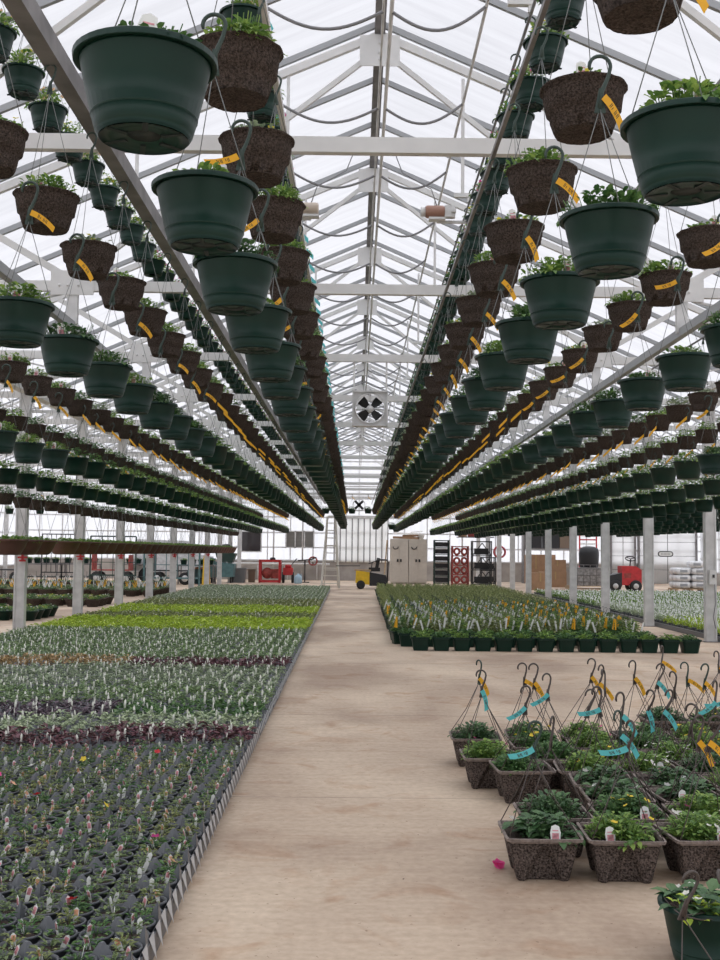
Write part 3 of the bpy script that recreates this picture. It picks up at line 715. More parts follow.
# trays: 4 x 4 cells, with a hollow peak between every 2 x 2 pots
def tray_mb(n=4, near_=True):
    w_ = n * PS; b = MB(); z = .07
    # webbing between round holes: a lattice of raised edges
    for k in range(n + 1):
        b.span((-w_ / 2, -w_ / 2 + k * PS - .006, z - .02), (w_ / 2, -w_ / 2 + k * PS + .006, z + .010)); b.span((-w_ / 2 + k * PS - .006, -w_ / 2, z - .02), (-w_ / 2 + k * PS + .006, w_ / 2, z + .010))
    b.span((-w_ / 2, -w_ / 2, .0), (w_ / 2, w_ / 2, .006))
    for s in (-1, 1):
        b.span((s * w_ / 2 - .003, -w_ / 2, .0), (s * w_ / 2 + .003, w_ / 2, z)); b.span((-w_ / 2, s * w_ / 2 - .003, .0), (w_ / 2, s * w_ / 2 + .003, z))
    for a in (-1, 1):
        for c in (-1, 1):
            x, y = a * PS, c * PS
            b.add([(x - .046, y, z + .008), (x, y - .046, z + .008), (x + .046, y, z + .008), (x, y + .046, z + .008), (x - .008, y, z + .062), (x, y - .008, z + .062), (x + .008, y, z + .062), (x, y + .008, z + .062)],
                  [(0, 1, 5, 4), (1, 2, 6, 5), (2, 3, 7, 6), (3, 0, 4, 7), (4, 5, 6, 7)])
    for c in range(n + 1):                      # half peaks on the aisle side
        y = -w_ / 2 + c * PS; x = w_ / 2 
        if c % 2 == 0: b.add([(x - .042, y, z + .006), (x + .004, y - .042, z), (x + .004, y + .042, z), (x - .006, y, z + .078)], [(0, 1, 3), (1, 2, 3), (2, 0, 3)])
        if 0 < c <= n: b.add([(x + .004, y - PS + .018, .094), (x + .004, y - .018, .094), (x + .024, y - PS / 2, .016), (x - .008, y - PS + .018, .075), (x - .008, y - .018, .075)], [(0, 2, 1), (0, 1, 4, 3)], 1)
    return b
tm = tray_mb(); me_tray = tm.mesh('seedling_tray', ['tray', 'tray_edge'])
rest = []; cnt = 0
for tj in range(0, ny // 4):
    y = BED_Y0 + (tj * 4 + 2) * PS
    for ti in range(nc // 4):
        x = bx(y, -(ti * 4 + 2) * PS)
        if x / (y + .2) < -.9: continue
        if y < 8.2 and x / (y + .2) > -.40:
            o = link('seedling_tray', me_tray, None, (x, y, 0)); cnt += 1
            tag(o, 'black plastic tray holding young plants, row %s from the bed front, %s from the aisle' % (nth(tj), nth(ti)), 'tray', 'black trays of the left bed')
        else: rest.append((0, x, y, 0, 0, 1))
scatter('tray_expanse', [tm], rest, ['tray', 'tray_edge'], label='black plastic trays under the farther part of the left bed', cat='trays')
BANDS = [(0, 7.15, 'leaf_young', .030, .04, .8, 'dark green bedding plants with pale labels at the sides of the front trays'),
         (7.15, 7.7, 'leaf_maroon', .050, .05, .8, 'band of maroon leaved bedding plants'), (7.7, 8.3, 'leaf_mint', .046, .045, .5, 'narrow band of pale mint bedding plants'),
         (8.3, 9.0, 'leaf_purple', .045, .04, .7, 'blackish purple band of bedding plants'), (9.0, 10.1, 'leaf_green2', .042, .05, .8, 'plain green bedding plants in the middle of the left bed'),
         (10.1, 11.9, 'leaf_sage', .044, .05, .8, 'silvery green band of bedding plants'), (11.9, 12.7, 'leaf_maroon', .05, .05, .7, 'thin wine-red band of bedding plants ending at the aisle'),
         (12.7, 15.0, 'leaf_green2', .045, .05, 1.0, 'green band of bedding plants thick with white labels'), (15.0, 17.4, 'leaf_green2', .045, .05, 1.0, 'blue green band of bedding plants before the bright lime band'),
         (17.4, 20.2, 'leaf_lime', .060, .06, .1, 'bright lime band of bedding plants'), (20.2, 22.0, 'leaf_olive', .05, .05, .2, 'thin darker band behind the lime plants'),
         (22.0, 24.5, 'leaf_lime', .055, .06, .3, 'second lime band of bedding plants'), (24.5, 28.0, 'leaf_olive', .055, .06, .7, 'olive green band of bedding plants far up the bed'),
         (28.0, 60, 'leaf_sage', .055, .06, 1.0, 'far grey green end of the left bed')]
def band_temps(mi_leaf, size, h):
    ts = []
    for s in range(5):
        b = MB(); r = PS * .46
        b.open_lathe([(r * .8, .04), (r, .09), (r * .86, .09), (.001, .078)], 7, 0)
        f = seedling(s + 60, 20, size, h); [f.m.__setitem__(q, 1) for q in range(len(f.m))]; b.copy_in(f, Matrix.Identity(4)); ts.append(b)
        c = MB(); c.copy_in(b, Matrix.Identity(4)); st, q = stick(.078 + .01 * (s % 2), .016, 0, s + 9); st.m = [2] * len(st.m); c.copy_in(st, Matrix.Translation((.028, .008, .075)) @ Matrix.Rotation(s * 1.3, 4, 'Z') @ q); ts.append(c)
    return ts
rr_ = random.Random(5)
for y0, y1, lm, size, h, dens, nm in BANDS:
    pl = []
    pl2 = []
    for (i, j, x, y) in cells:
        if (i, j) in nearset or x / y < -.85: continue
        yy = y + .12 * math.sin(x * 2.3 + y0)
        if not (y0 <= yy < y1): continue
        if rr_.random() < .03: continue
        t = 2 * rr_.randrange(5) + (rr_.random() < dens)
        (pl2 if ((11.8 <= y0 < 12) and x < -2.5) or (8.2 < y0 < 8.4 and x > -1.9) else pl).append((t, x + rr_.uniform(-.006, .006), y + rr_.uniform(-.006, .006), .004, rr_.uniform(-3.1, 3.1), rr_.uniform(.85, 1.2)))
    ts = band_temps(lm, size, h)
    if pl: scatter('bedding_plant_band', ts, pl, ['tray', lm, 'stick'], label=nm, cat='bedding plants')
    if pl2: scatter('bedding_plant_band', ts, pl2, ['tray', 'leaf_tan' if y0 > 10 else 'leaf_dark', 'stick'], label=('tan leaved stretch of bedding plants beside the wine-red band' if y0 > 10 else 'dark green stretch of bedding plants on the aisle side of the purple band'), cat='bedding plants')

# ------------------------------------------------------------------ square fibre planters on the floor, front right
def square_planter(r=.157, h=.185, nseg=14):
    b = MB(); rows = []
    def ring(hw, z, t, rec=True):
        pts = []
        cr_ = .028
        for side in range(4):
            a = side * math.pi / 2; c, s = math.cos(a), math.sin(a)
            for k in range(nseg):
                u = -1 + 2 * (k + .5) / nseg
                x = u * hw; y = -hw
                e = abs(u)
                y += max(0, e - .82) / .18 * cr_ * .35 * max(0, e - .82) / .18
                if rec and t > .12:
                    half = .80 * (t - .10)
                    if e < half: y += .026 * min(1, (half - e) / .08)
                pts.append((x * c - y * s, x * s + y * c, z))
        return pts
    lv = [(0, r * .66), (.03, r * .70)] + [(k / 12, r * (.70 + .25 * k / 12)) for k in range(1, 12)] + [(.93, r * .96)]
    for zf, hw in lv: rows.append(ring(hw, zf * h, 1 - zf))
    for zf, hw in ((.935, r * 1.02), (1.0, r * 1.035), (1.0, r * .96), (.88, r * .93)): rows.append(ring(hw, zf * h, 0, False))
    n = len(rows[0]); vs = [p for r_ in rows for p in r_]
    fs = [(i * n + j, i * n + (j + 1) % n, (i + 1) * n + (j + 1) % n, (i + 1) * n + j) for i in range(len(rows) - 1) for j in range(n)]
    k1 = (len(lv)) * n
    b.add(vs, fs, 0); nr = 4 * n
    for q in range(len(fs) - 4 * n, len(fs)): b.m[q] = 1
    b.add(rows[0], [tuple(range(n))[::-1]], 0); b.add([(p[0], p[1], h * .86) for p in rows[-1]], [tuple(range(n))], 2)
    return b
me_sq = square_planter().mesh('planter_box', ['fibre_grey', 'fibre_rim', 'soil'])
sqf = []
for i in range(6):
    fl = (0, 2, 6, 0, 3, 1)[i]; b = foliage(200 + i, .165, 0, 620, .030, .085, True, .30, flowers=fl * 2, upright=.7); sqf.append(b.mesh('foliage', [('leaf_dark', 'leaf', 'leaf', 'leaf_deep', 'leaf_dark', 'leaf')[i], ('petal_white', 'petal_yellow', 'petal_white', 'petal_white', 'petal_yellow', 'petal_pink')[i]]))
begonia = foliage(300, .160, 0, 200, .055, .075, True, .3, flowers=3, upright=.3).mesh('foliage', ['leaf_deep', 'petal_white'])
_hk = hook_mb(0, 1.12); me_hk = _hk.mesh('hook', 'hook_brown'); me_hkg = _hk.mesh('hook', 'hook')
def strands(n4, r, z0, apex):
    out = []
    for k in range(n4):
        a = math.pi / 4 + k * math.pi / 2 if n4 == 4 else k * 2.0944 + .4
        p = Vector((r * math.cos(a), r * math.sin(a), z0)); q = Vector(apex)
        b = MB(); m_ = p.lerp(q, .5) + Vector((random.uniform(-.012, .012), random.uniform(-.012, .012), -.01)); b.tube([p, m_, q], .0022, 5); out.append(b.mesh('hanger_strand', 'hook_brown'))
    return out
GRID = [(.80, 4.78), (1.14, 4.76), (1.49, 4.78), (.92, 5.14), (1.27, 5.14), (1.62, 5.14), (1.30, 5.50), (1.65, 5.50), (2.0, 5.50), (1.31, 5.85), (1.66, 5.85), (2.02, 5.85),
        (.94, 6.20), (1.29, 6.20), (1.64, 6.21), (1.99, 6.21), (2.34, 6.21), (.80, 6.56), (1.17, 6.56), (1.52, 6.57), (1.87, 6.57), (2.22, 6.57), (1.14, 6.93), (1.50, 6.93), (1.85, 6.93), (2.2, 6.93), (2.55, 6.93),
        (.79, 7.22), (1.16, 7.30), (1.52, 7.30), (1.88, 7.30), (2.24, 7.30), (2.60, 7.30), (2.25, 8.05), (2.62, 8.05), (2.98, 8.05)]
ROWY = [4.9, 5.3, 5.7, 6.0, 6.4, 6.7, 7.1, 7.6, 9]
rowof = lambda y: ('front row', 'second row', 'third row', 'fourth row', 'fifth row', 'sixth row', 'seventh row', 'eighth row', 'detached back row')[[y < q for q in ROWY].index(True)]
seen = {}
gr = random.Random(12)
for k, (x, y) in enumerate(GRID):
    rn = rowof(y); seen[rn] = seen.get(rn, -1) + 1
    t = thing('fibre_planter', '', 'planter', (x, y, 0), R(gr.uniform(-5, 5)))
    sub('planter_box', t, me_sq)
    beg = k in (0, 6, 7, 9, 10); fm = begonia if beg else sqf[k % 6]
    sub('foliage', t, fm, (0, 0, .160), (0, 0, gr.choice((0, 1.57, 3.14, 4.7)) + gr.uniform(-.2, .2)))
    ap = (gr.uniform(-.06, .04), gr.uniform(-.05, .05), .50 + gr.uniform(-.04, .04) + (.03 if y > 6.8 else 0))
    if k == 0: ap = (-.03, -.02, .50)
    for me in strands(4, .212, .178, ap): sub('hanger_strand', t, me)
    sub('hook', t, me_hk if gr.random() < .8 else me_hkg, ap, (R(gr.uniform(-10, 10)), R(gr.uniform(-14, 14)), R(gr.uniform(-70, 70))))
    col = None
    if y > 6.8: col = 'yellow' if gr.random() < .75 else 'teal'
    elif gr.random() < .8: col = 'teal'
    if k in (2, 5): col = 'yellow'
    if k == 0: col = 'teal'
    if col:
        sub('strip_label', t, me_tag_y if col == 'yellow' else me_tag_ts, (ap[0], ap[1] - .012, ap[2] + .03), (0, R(gr.choice((32, 45, 20)) if col == 'yellow' else gr.choice((35, 150, 60, 130))), R(gr.uniform(-20, 20))), label=None)
    if k in (0, 1, 2, 4, 7, 10, 14): sub('care_label', t, me_care, (-.06 if k % 2 else .05, -.112, .150), (R(-14), 0, R(gr.uniform(-12, 12))))
    look = 'large dark leaves' if beg else ('fine green foliage', 'yellow flowers', 'white flowers', 'deep green foliage', 'few yellow flowers', 'pink flower')[k % 6]
    tag(t, 'brown square planter with %s, %s from aisle in %s' % (look, nth(seen[rn]), rn), 'planter', 'square fibre planters standing on the floor')
# the green pot in the corner
t = thing('green_floor_basket', 'round green plastic basket with large leaves and two hooks, in front of the square planters', 'basket', (1.19, 3.78, 0))
sub('pot', t, me_green).scale.z = 1.12; sub('soil', t, me_soil, (0, 0, .18)); sub('foliage', t, foliage(410, .125, 0, 60, .070, .05, True, .0, flowers=5, upright=.4).mesh('foliage', ['leaf_deep', 'petal_white']), (0, 0, .183))
sub('foliage', t, foliage(411, .13, 0, 60, .03, .05, True, .3).mesh('foliage', ['leaf_lime']), (-.05, -.05, .178))
ap = (-.135, -.20, .215)
for me in strands(3, .15, .19, ap): sub('hanger_strand', t, me)
sub('hook', t, me_hk, ap, (R(10), R(8), R(20)))
ap2 = (.03, -.17, .20)
sub('hook', t, me_hk, ap2, (R(-16), R(6), R(60)))
for k, a in enumerate((3.9, 4.7)):
    b = MB(); b.tube([ap, (ap[0] - .03 + .10 * k, ap[1] - .09, .10), (ap[0] - .09 + .24 * k, ap[1] - .14, .003)], .0022, 5); sub('hanger_strand', t, b.mesh('hanger_strand', 'hook_brown'))
# fallen blossom
p = at(497, 869, z=.0); b = MB(); rf = random.Random(2)
for k in range(4): flower(b, (p.x + rf.uniform(-.018, .018), p.y + rf.uniform(-.018, .018), .008 + .006 * k), .026, 0, rf)
tag(b.build('fallen_blossom', 'petal_pink'), 'crumpled pink blossom lying on the bare concrete near the front planters', 'flower')
lb = MB(); rf = random.Random(4)
for k in range(26):
    x = rf.uniform(-.4, 2.2); y = rf.uniform(3.6, 14); s = rf.uniform(.006, .013)
    if x > .5 and 4 < y < 8.4: continue
    o = MB().leaf((0, 0, .0015), (1, .3, .02), s * 2, s, 0, False, .0).build('dry_leaf', 'leaf_tan' if k % 3 else 'soil', None, (x, y, .001), rf.uniform(0, 6)); tag(o, 'tiny dry leaf scrap lying on the bare concrete', 'leaf', 'leaf scraps on the concrete')

# ------------------------------------------------------------------ block of potted plants with tall hooks right of the aisle
def sq_green(r=.135, h=.19):
    b = MB()
    def rg(q, z): return [(q * sx * a, q * sy * c, z) for sx, sy, a, c in ((-1, -1, 1, .8), (-1, -1, .8, 1), (1, -1, .8, 1), (1, -1, 1, .8), (1, 1, 1, .8), (1, 1, .8, 1), (-1, 1, .8, 1), (-1, 1, 1, .8))]
    rr = [rg(r * .72, 0), rg(r * .92, h * .85), rg(r * 1.02, h * .86), rg(r * 1.02, h), rg(r * .93, h), rg(r * .9, h * .88)]
    vs = [p for q in rr for p in q]; fs = [(i * 8 + j, i * 8 + (j + 1) % 8, (i + 1) * 8 + (j + 1) % 8, (i + 1) * 8 + j) for i in range(5) for j in range(8)]
    b.add(vs, fs + [tuple(range(8))[::-1], tuple(range(40, 48))]); return b
def floor_pot(seed, tags, fm=1, hh=.06):
    b = sq_green(); f = foliage(seed, .15, .175, 150 if tags else 110, .05, .20 if tags else hh, False, .3, upright=.8)
    f.m = [1] * len(f.m); b.copy_in(f, Matrix.Identity(4))
    if tags:
        rnd = random.Random(seed); z = .38
        for k in range(3):
            a = k * 2.09 + .3; b.tube([(.12 * math.cos(a), .12 * math.sin(a), .18), (0, 0, z)], .0018, 3, 2)
        b.tube([(0, 0, z), (.012, 0, z + .05), (.025, 0, z + .08), (.01, 0, z + .105), (-.015, 0, z + .09)], .004, 4, 2)
        for _ in range(2):
            an = rnd.uniform(-.45, .45); x = rnd.uniform(-.12, .12); y = rnd.uniform(-.16, -.06); zz = rnd.uniform(.26, .34)
            b.box((x, y, zz), (.027, .002, .16), 3, ry=an)
    return b
fpT = [floor_pot(i + 500, True) for i in range(4)]
fpM = [b.mesh('tall_hook_pot', ['green', ('leaf', 'leaf_olive', 'leaf_dark', 'leaf_olive')[i % 4], 'hook', ('white', 'white', 'yellow', 'white')[i % 4]]) for i, b in enumerate(fpT)]
plain = [floor_pot(i + 520, False).mesh('square_green_pot', ['green', ('leaf', 'leaf_dark', 'leaf')[i]]) for i in range(3)]
for rr0, (yy, x0, n_) in enumerate(((15.5, .93, 14), (16.15, .78, 13))):
    for i in range(n_):
        o = link('square_green_pot', plain[(i + rr0) % 3], None, (x0 + i * .29, yy, 0)); tag(o, 'square green pot of low plants, %s from aisle in %s of right block' % (nth(i), ('front row', 'second row')[rr0]), 'potted plant', 'square green pots fronting the right block')
n_ = 0; rest = []
for j in range(60):
    y = 16.55 + j * .31
    for i in range(13):
        x = .70 + i * .290 + .002 * j + random.uniform(-.02, .02)
        v = (0, 1, 3)[(i * 2 + j) % 3] if (i * 5 + j * 3) % 11 > (3 if i > 7 else 0) else 2
        if n_ < 286:
            n_ += 1; o = link('tall_hook_pot', fpM[v], None, (x, y + random.uniform(-.02, .02), 0), random.uniform(-.6, .6))
            tag(o, 'green pot with hook and labels, %s from aisle in %s row of right block' % (nth(i), nth(j)), 'potted plant', 'hooked green baskets in the right block')
        else: rest.append((4 + v % 2, x, y, 0, random.uniform(-.6, .6), 1))
scatter('distant_hook_pot_mass', fpT + [floor_pot(540 + q, False, 1, .22) for q in range(2)], rest, ['green', 'leaf_olive', 'hook', 'white'], label='far part of the right block of hooked green baskets', cat='potted plants')
# bed beyond the right posts
ts = band_temps('leaf_mint', .06, .06)
tsb = []
for s in range(4):
    b = MB(); r = .075; b.open_lathe([(r * .8, 0), (r, .09), (.001, .085)], 8, 0); f = foliage(600 + s, .07, .085, 24, .05, .08, False, .3, upright=.9); f.m = [1] * len(f.m); b.copy_in(f, Matrix.Identity(4)); b.box((.02, -.02, .15), (.018, .002, .12), 2, ry=.2 * (s - 1.5)); tsb.append(b)
for y0, y1, lm, nm in ((15.2, 21.0, 'leaf_lime', 'pale lime front of the tray bed beyond the right posts'), (21.0, 27.0, 'leaf_mint', 'whitish middle of the tray bed beyond the right posts'), (27.0, 36, 'leaf', 'green far end of the tray bed beyond the right posts')):
    pl = []
    y = y0
    while y < y1:
        x = 5.90
        while x < 12.5 and x / y < .40: pl.append((random.randrange(4), x + random.uniform(-.02, .02), y + random.uniform(-.02, .02), .012, random.uniform(-1, 1), random.uniform(.9, 1.2))); x += .17
        y += .17
    scatter('potted_plant_expanse', tsb, pl, ['black', lm, 'white'], label=nm, cat='bedding plants')
b = MB(); b.span((5.80, 15.0, 0), (12.6, 36.1, .012)); b.span((5.76, 15.0, 0), (5.80, 36.1, .08)); b.span((5.76, 14.96, 0), (12.6, 15.0, .08)); tag(b.build('ground_mat', 'tray'), 'black edged mat under the pale plants beyond the right posts', 'mat')

# ------------------------------------------------------------------ left bay beyond the posts
bowl = MB(); bowl.open_lathe([(.12, 0), (.19, .16), (.20, .165), (.20, .185), (.18, .185), (.001, .15)], 16, 0)
def lb_pot(seed, hooks, h=.07):
    b = MB(); b.copy_in(bowl, Matrix.Identity(4)); f = foliage(seed, .18, .165, 80, .06, h, False, .3, flowers=5); f.m = [1 if q == 0 else 3 for q in f.m]; b.copy_in(f, Matrix.Identity(4))
    if hooks:
        for k in range(3): a = k * 2.09; b.tube([(.17 * math.cos(a), .17 * math.sin(a), .18), (0, 0, .42)], .0025, 3, 2)
        b.tube([(0, 0, .42), (.02, 0, .50), (0, 0, .55), (-.02, 0, .52)], .006, 4, 2)
        for k in range(3): b.box((.04 * (k - 1), -.05, .31), (.024, .002, .16), 3, ry=.35 * (k - 1))
    return b
lbv = [lb_pot(700 + k, k > 1) for k in range(4)]
lbm = {(k, c): b.mesh('left_bay_pot', [c, ('leaf', 'leaf_dark', 'leaf_dark', 'leaf_sage')[k], 'hook', ('petal_yellow', 'petal_white', 'white', 'yellow')[k]]) for k, b in enumerate(lbv) for c in ('green', 'fibre')}
def block(x0, x1, y0, y1, ks, c, nm, dx=.42, dy=.42):
    j = 0; y = y0
    while y < y1:
        i = 0; x = x0
        while x > x1:
            if x / y > -.36:
                o = link('round_floor_pot', lbm[(ks[(i + j) % len(ks)], c)], None, (x + random.uniform(-.02, .02), y, 0), random.uniform(0, 6)); tag(o, 'round pot, %s from posts in %s row of %s' % (nth(i), nth(j), nm), 'potted plant', 'round pots of the ' + nm)
            x -= dx; i += 1
        y += dy; j += 1
block(-6.2, -8.6, 21.0, 22.8, (0, 1), 'green', 'low green pots in left bay', .46, .46)
block(-6.2, -9.6, 26.2, 27.9, (0, 1), 'fibre', 'brown bowls in left bay', .46, .46)
block(-6.0, -12.4, 32.2, 35.9, (2, 2, 3), 'fibre', 'hooked white-label block, left bay', .50, .50)
block(-7.0, -13.4, 39.6, 41.0, (2, 0), 'fibre', 'farthest block in left bay', .55, .55)

# black gate and rack frames on the left side
def lattice(nm, lab, cat, x0, x1, y, z0, z1, nx, nz, r, m, loc=(0, 0, 0)):
    t = thing(nm, lab, cat)
    f = MB()
    for z in (z0, z1): f.beam((x0, y, z), (x1, y, z), r * 2, r * 2)
    for x in (x0, x1): f.beam((x, y, 0), (x, y, z1), r * 2, r * 2)
    f.build('frame', m, t); g = MB()
    for i in range(1, nx): g.beam((x0 + (x1 - x0) * i / nx, y, z0), (x0 + (x1 - x0) * i / nx, y, z1), r, r)
    for i in range(1, nz): g.beam((x0, y, z0 + (z1 - z0) * i / nz), (x1, y, z0 + (z1 - z0) * i / nz), r, r)
    g.build('grille', m, t); return t
lattice('steel_gate', 'black barred gate standing in the left bay behind the potted plants', 'gate', -11.5, -10.3, 40.55, .5, 1.9, 7, 4, .02, 'black')
lattice('storage_rack', 'low dark storage rack beside the black barred gate', 'rack', -9.9, -8.2, 41.31, .4, 1.85, 4, 3, .025, 'dk_green')
lattice('storage_rack', 'long green pipe rack at the far end of the left bay', 'rack', -8.0, -5.9, 41.92, .3, 1.3, 5, 2, .03, 'tealmetal')
def wheel(b, c, r, wd, mi=0, n=18, ax='x'):
    b.lathe([(r * .55, -wd / 2), (r * .95, -wd / 2), (r, -wd * .3), (r, wd * .3), (r * .95, wd / 2), (r * .55, wd / 2)], n, mi, c, True, ax)
def cart(nm, lab, x, y, z=0, red=True):
    t = thing(nm, lab, 'cart', (x, y, 0))
    b = MB(); b.box((0, 0, .55), (1.5, .7, .05)); b.box((-.72, 0, .95), (.05, .7, .8)); b.box((.72, 0, .85), (.05, .7, .6)); b.build('deck', 'black' if not red else 'red_rust', t)
    for sx in (-.55, .55):
        for sy in (-.3, .3):
            b = MB(); wheel(b, (sx, sy, .25), .25, .09, ax='y'); b.build('wheel', 'rubber', t)
            b = MB(); b.lathe([(.001, -.05), (.13, -.05), (.13, .05), (.001, .05)], 12, c=(sx, sy, .25), axis='y'); b.build('hub', 'steel', t)
    return t
cart('wheeled_cart', 'dark wheeled cart behind the left bay plants, at the outer edge', -13.4, 42.23, red=False); cart('wheeled_cart', 'rusty red wheeled cart between gate and green rack', -9.6, 43.76)
cart('wheeled_cart', 'low dark wheeled cart beside the pale van', -7.2, 43.6, red=False)
for q, (x, y, nm) in enumerate(((-12.6, 44.5, 'in the outer corner'), (-11.2, 45.2, 'behind the barred gate'), (-9.2, 46.0, 'behind the low rack'), (-6.4, 44.8, 'nearest the posts'))):
    t = thing('planting_bench', 'dark metal bench with a row of green pots, left bay, ' + nm, 'bench', (x, y, 0))
    b = MB(); b.span((-.75, -.4, .72), (.75, .4, .78)); b.build('bench_top', 'steel_dark', t)
    for sx in (-.7, .7):
        for sy in (-.35, .35): b = MB(); b.box((sx, sy, .36), (.05, .05, .72)); b.build('leg', 'steel_dark', t)
    b = MB(); b.span((-.72, -.36, .22), (.72, .36, .26)); b.build('lower_shelf', 'black', t)
    for k in range(4): o = link('square_green_pot', plain[(k + q) % 3], None, (x - .54 + .36 * k, y, .78)); tag(o, 'square green pot, %s along the dark bench %s' % (nth(k), nm), 'potted plant', 'pots on the dark benches')
# pale van parked at the end of the left bay
t = thing('utility_van', 'pale grey van body parked at the far end of the left bay', 'van', (-7.7, 46.82, 0))
b = MB(); b.prism([(-1.6, .45), (1.6, .45), (1.6, 1.1), (1.1, 1.25), (.7, 1.75), (-1.45, 1.8), (-1.6, 1.5)], -.8, .8); b.build('body', 'bag', t)
b = MB(); b.prism([(.65, 1.22), (1.0, 1.22), (.66, 1.65), (.1, 1.66), (.1, 1.22)], -.81, -.79); b.prism([(-1.3, 1.22), (-.1, 1.22), (-.1, 1.66), (-1.3, 1.66)], -.81, -.79); b.build('window', 'darkglass', t)
for sx in (-1, 1):
    b = MB(); wheel(b, (sx, -.72, .32), .32, .2, ax='y'); b.build('wheel', 'rubber', t)

# ------------------------------------------------------------------ end wall and what stands before it
D = YB
# pale ribbed sliding door
p0, p1 = at(334, 562, y=D), at(388, 519, y=D)
t = MB(); n_ = 9; vs = []
x0, x1, z0, z1 = p0.x, p1.x, p0.z, p1.z
wdt = (x1 - x0) / n_
d1 = MB()
d1.span((x0, D - .09, z0), (x1, D - .06, z1))
do = struct('door_1', d1, 'panel_pale')
rb = MB()
for i in range(n_ + 1): rb.span((x0 + i * wdt - .025, D - .13, z0), (x0 + i * wdt + .025, D - .09, z1))
rb.build('panel_rib', 'steel_dark', do); rb = MB(); rb.span((x0 - .3, D - .16, z1), (x1 + .3, D - .05, z1 + .14)); rb.build('track', 'steel', do)
# dark window and shutter louvers
def win(i, px0, px1, py0, py1):
    a = at(px0, py1, y=D); c = at(px1, py0, y=D); o = MB(); o.span((a.x, D - .06, a.z), (c.x, D - .03, c.z)); o = struct('window_%d' % i, o, 'darkglass')
    f = MB(); s = .05
    f.span((a.x - s, D - .1, a.z - s), (c.x + s, D - .03, a.z)); f.span((a.x - s, D - .1, c.z), (c.x + s, D - .03, c.z + s)); f.span((a.x - s, D - .1, a.z), (a.x, D - .03, c.z)); f.span((c.x, D - .1, a.z), (c.x + s, D - .03, c.z)); f.build('window_frame', 'steel', o)
win(1, 242, 261, 532, 551)
a = at(286, 548, y=D); c = at(314, 531, y=D)
t = thing('wall_shutter', 'grey louvered exhaust shutter on the end wall left of the ladder', 'shutter', ((a.x + c.x) / 2, D - .1, a.z)); hw = (c.x - a.x) / 2; hh = c.z - a.z
b = MB()
for x in (-hw, -hw / 3, hw / 3, hw): b.span((x - .03, -.06, 0), (x + .03, .05, hh))
b.span((-hw, -.06, 0), (hw, .05, .05)); b.span((-hw, -.06, hh - .05), (hw, .05, hh)); b.build('frame', 'steel', t)
b = MB()
for k in range(12): b.box((0, -.01, .06 + k * hh / 12.5), (2 * hw, .012, .075), rx=.6)
b.build('louver_blade', 'louver', t)
# heating pipe along the wall
b = MB(); y = D - .35; z = at(300, 564, y=y).z; b.tube([(-6.3, y, z), (-1.2, y, z)], .05, 8); 
for x in (-6, -4.6, -3.2, -1.8): b.tube([(x, y, 0), (x, y, z)], .025, 6)
tag(b.build('wall_pipe', 'steel_pale'), 'pale pipe on stands running low along the end wall left of the ladder', 'pipe')
for px, nm in ((302, 'beside the louvered shutter'), (273, 'between the dark window and the shutter'), (462, 'behind the racks')):
    p = at(px, 585, y=D - .1); b = MB(); b.tube([(p.x, D - .12, 0), (p.x, D - .12, 5.0)], .04, 8); tag(b.build('riser_pipe', 'steel'), 'thin vertical pipe on the end wall ' + nm, 'pipe')
# lockers
LY = 47.89
lx0, lx1 = at(390, 560, y=LY).x, at(427, 560, y=LY).x; LW = (lx1 - lx0) / 2; lh = at(400, 539, y=LY).z
for q in range(2):
    t = thing('metal_locker', 'tall beige two-door locker %s' % ('nearer the aisle' if q == 0 else 'next to the dark crate rack'), 'locker', (lx0 + LW * (q + .5), LY, 0))
    b = MB(); b.span((-LW / 2 + .01, 0, .05), (LW / 2 - .01, .6, lh)); b.span((-LW / 2 + .05, .05, 0), (LW / 2 - .05, .55, .05)); b.build('body', 'cream', t)
    for s in (-1, 1):
        cxx = s * LW / 4
        dr = MB(); dr.span((cxx - LW / 4 + .025, -.02, .09), (cxx + LW / 4 - .015, 0, lh - .05))
        for z in (lh * .32, lh * .62): dr.span((cxx - LW / 4 + .06, -.028, z), (cxx + LW / 4 - .05, -.02, z + .02))
        dr = dr.build('door', 'cream', t)
        h = MB(); h.box((s * .07 if s > 0 else -.07, -.04, lh * .52), (.07, .03, .12)); h.build('handle', 'black', dr)
    b = MB(); pz = lh * .83
    b.tube([(-LW * .2 + .11 * math.cos(a_), -.04, pz + .11 * math.sin(a_)) for a_ in [math.pi * k / 8 + math.pi for k in range(9)]], .02, 6); b.build('black_ring', 'black', t)
lc = (lx0 + lx1) / 2
b = MB(); rg = random.Random(9)
t = thing('cardboard_scrap_pile', 'heap of cream and brown packing scraps lying on top of the lockers', 'packing scraps', (lc, LY + .3, lh))
b = MB(); b.box((-.1, 0, .06), (1.15, .4, .10), ry=.02); b.box((.2, .05, .16), (.9, .35, .10), ry=-.06); b.build('brown_card', 'card', t)
b = MB(); b.box((-.05, 0, .24), (1.2, .42, .07), ry=.03); b.box((.55, -.05, .12), (.25, .3, .24), ry=.3); b.box((.35, 0, .32), (.5, .3, .05), ry=-.12); b.build('cream_board', 'panel_pale', t)
# timber leaning at lockers
p = at(378, 584, y=47.43); q = at(390, 540, y=48.2); b = MB(); b.beam((p.x + .25, 47.58, 0.02), (q.x - .12, 48.35, q.z), .05, .05); tag(b.build('leaning_pole', 'wood'), 'thin pole leaning beside the beige lockers', 'pole')
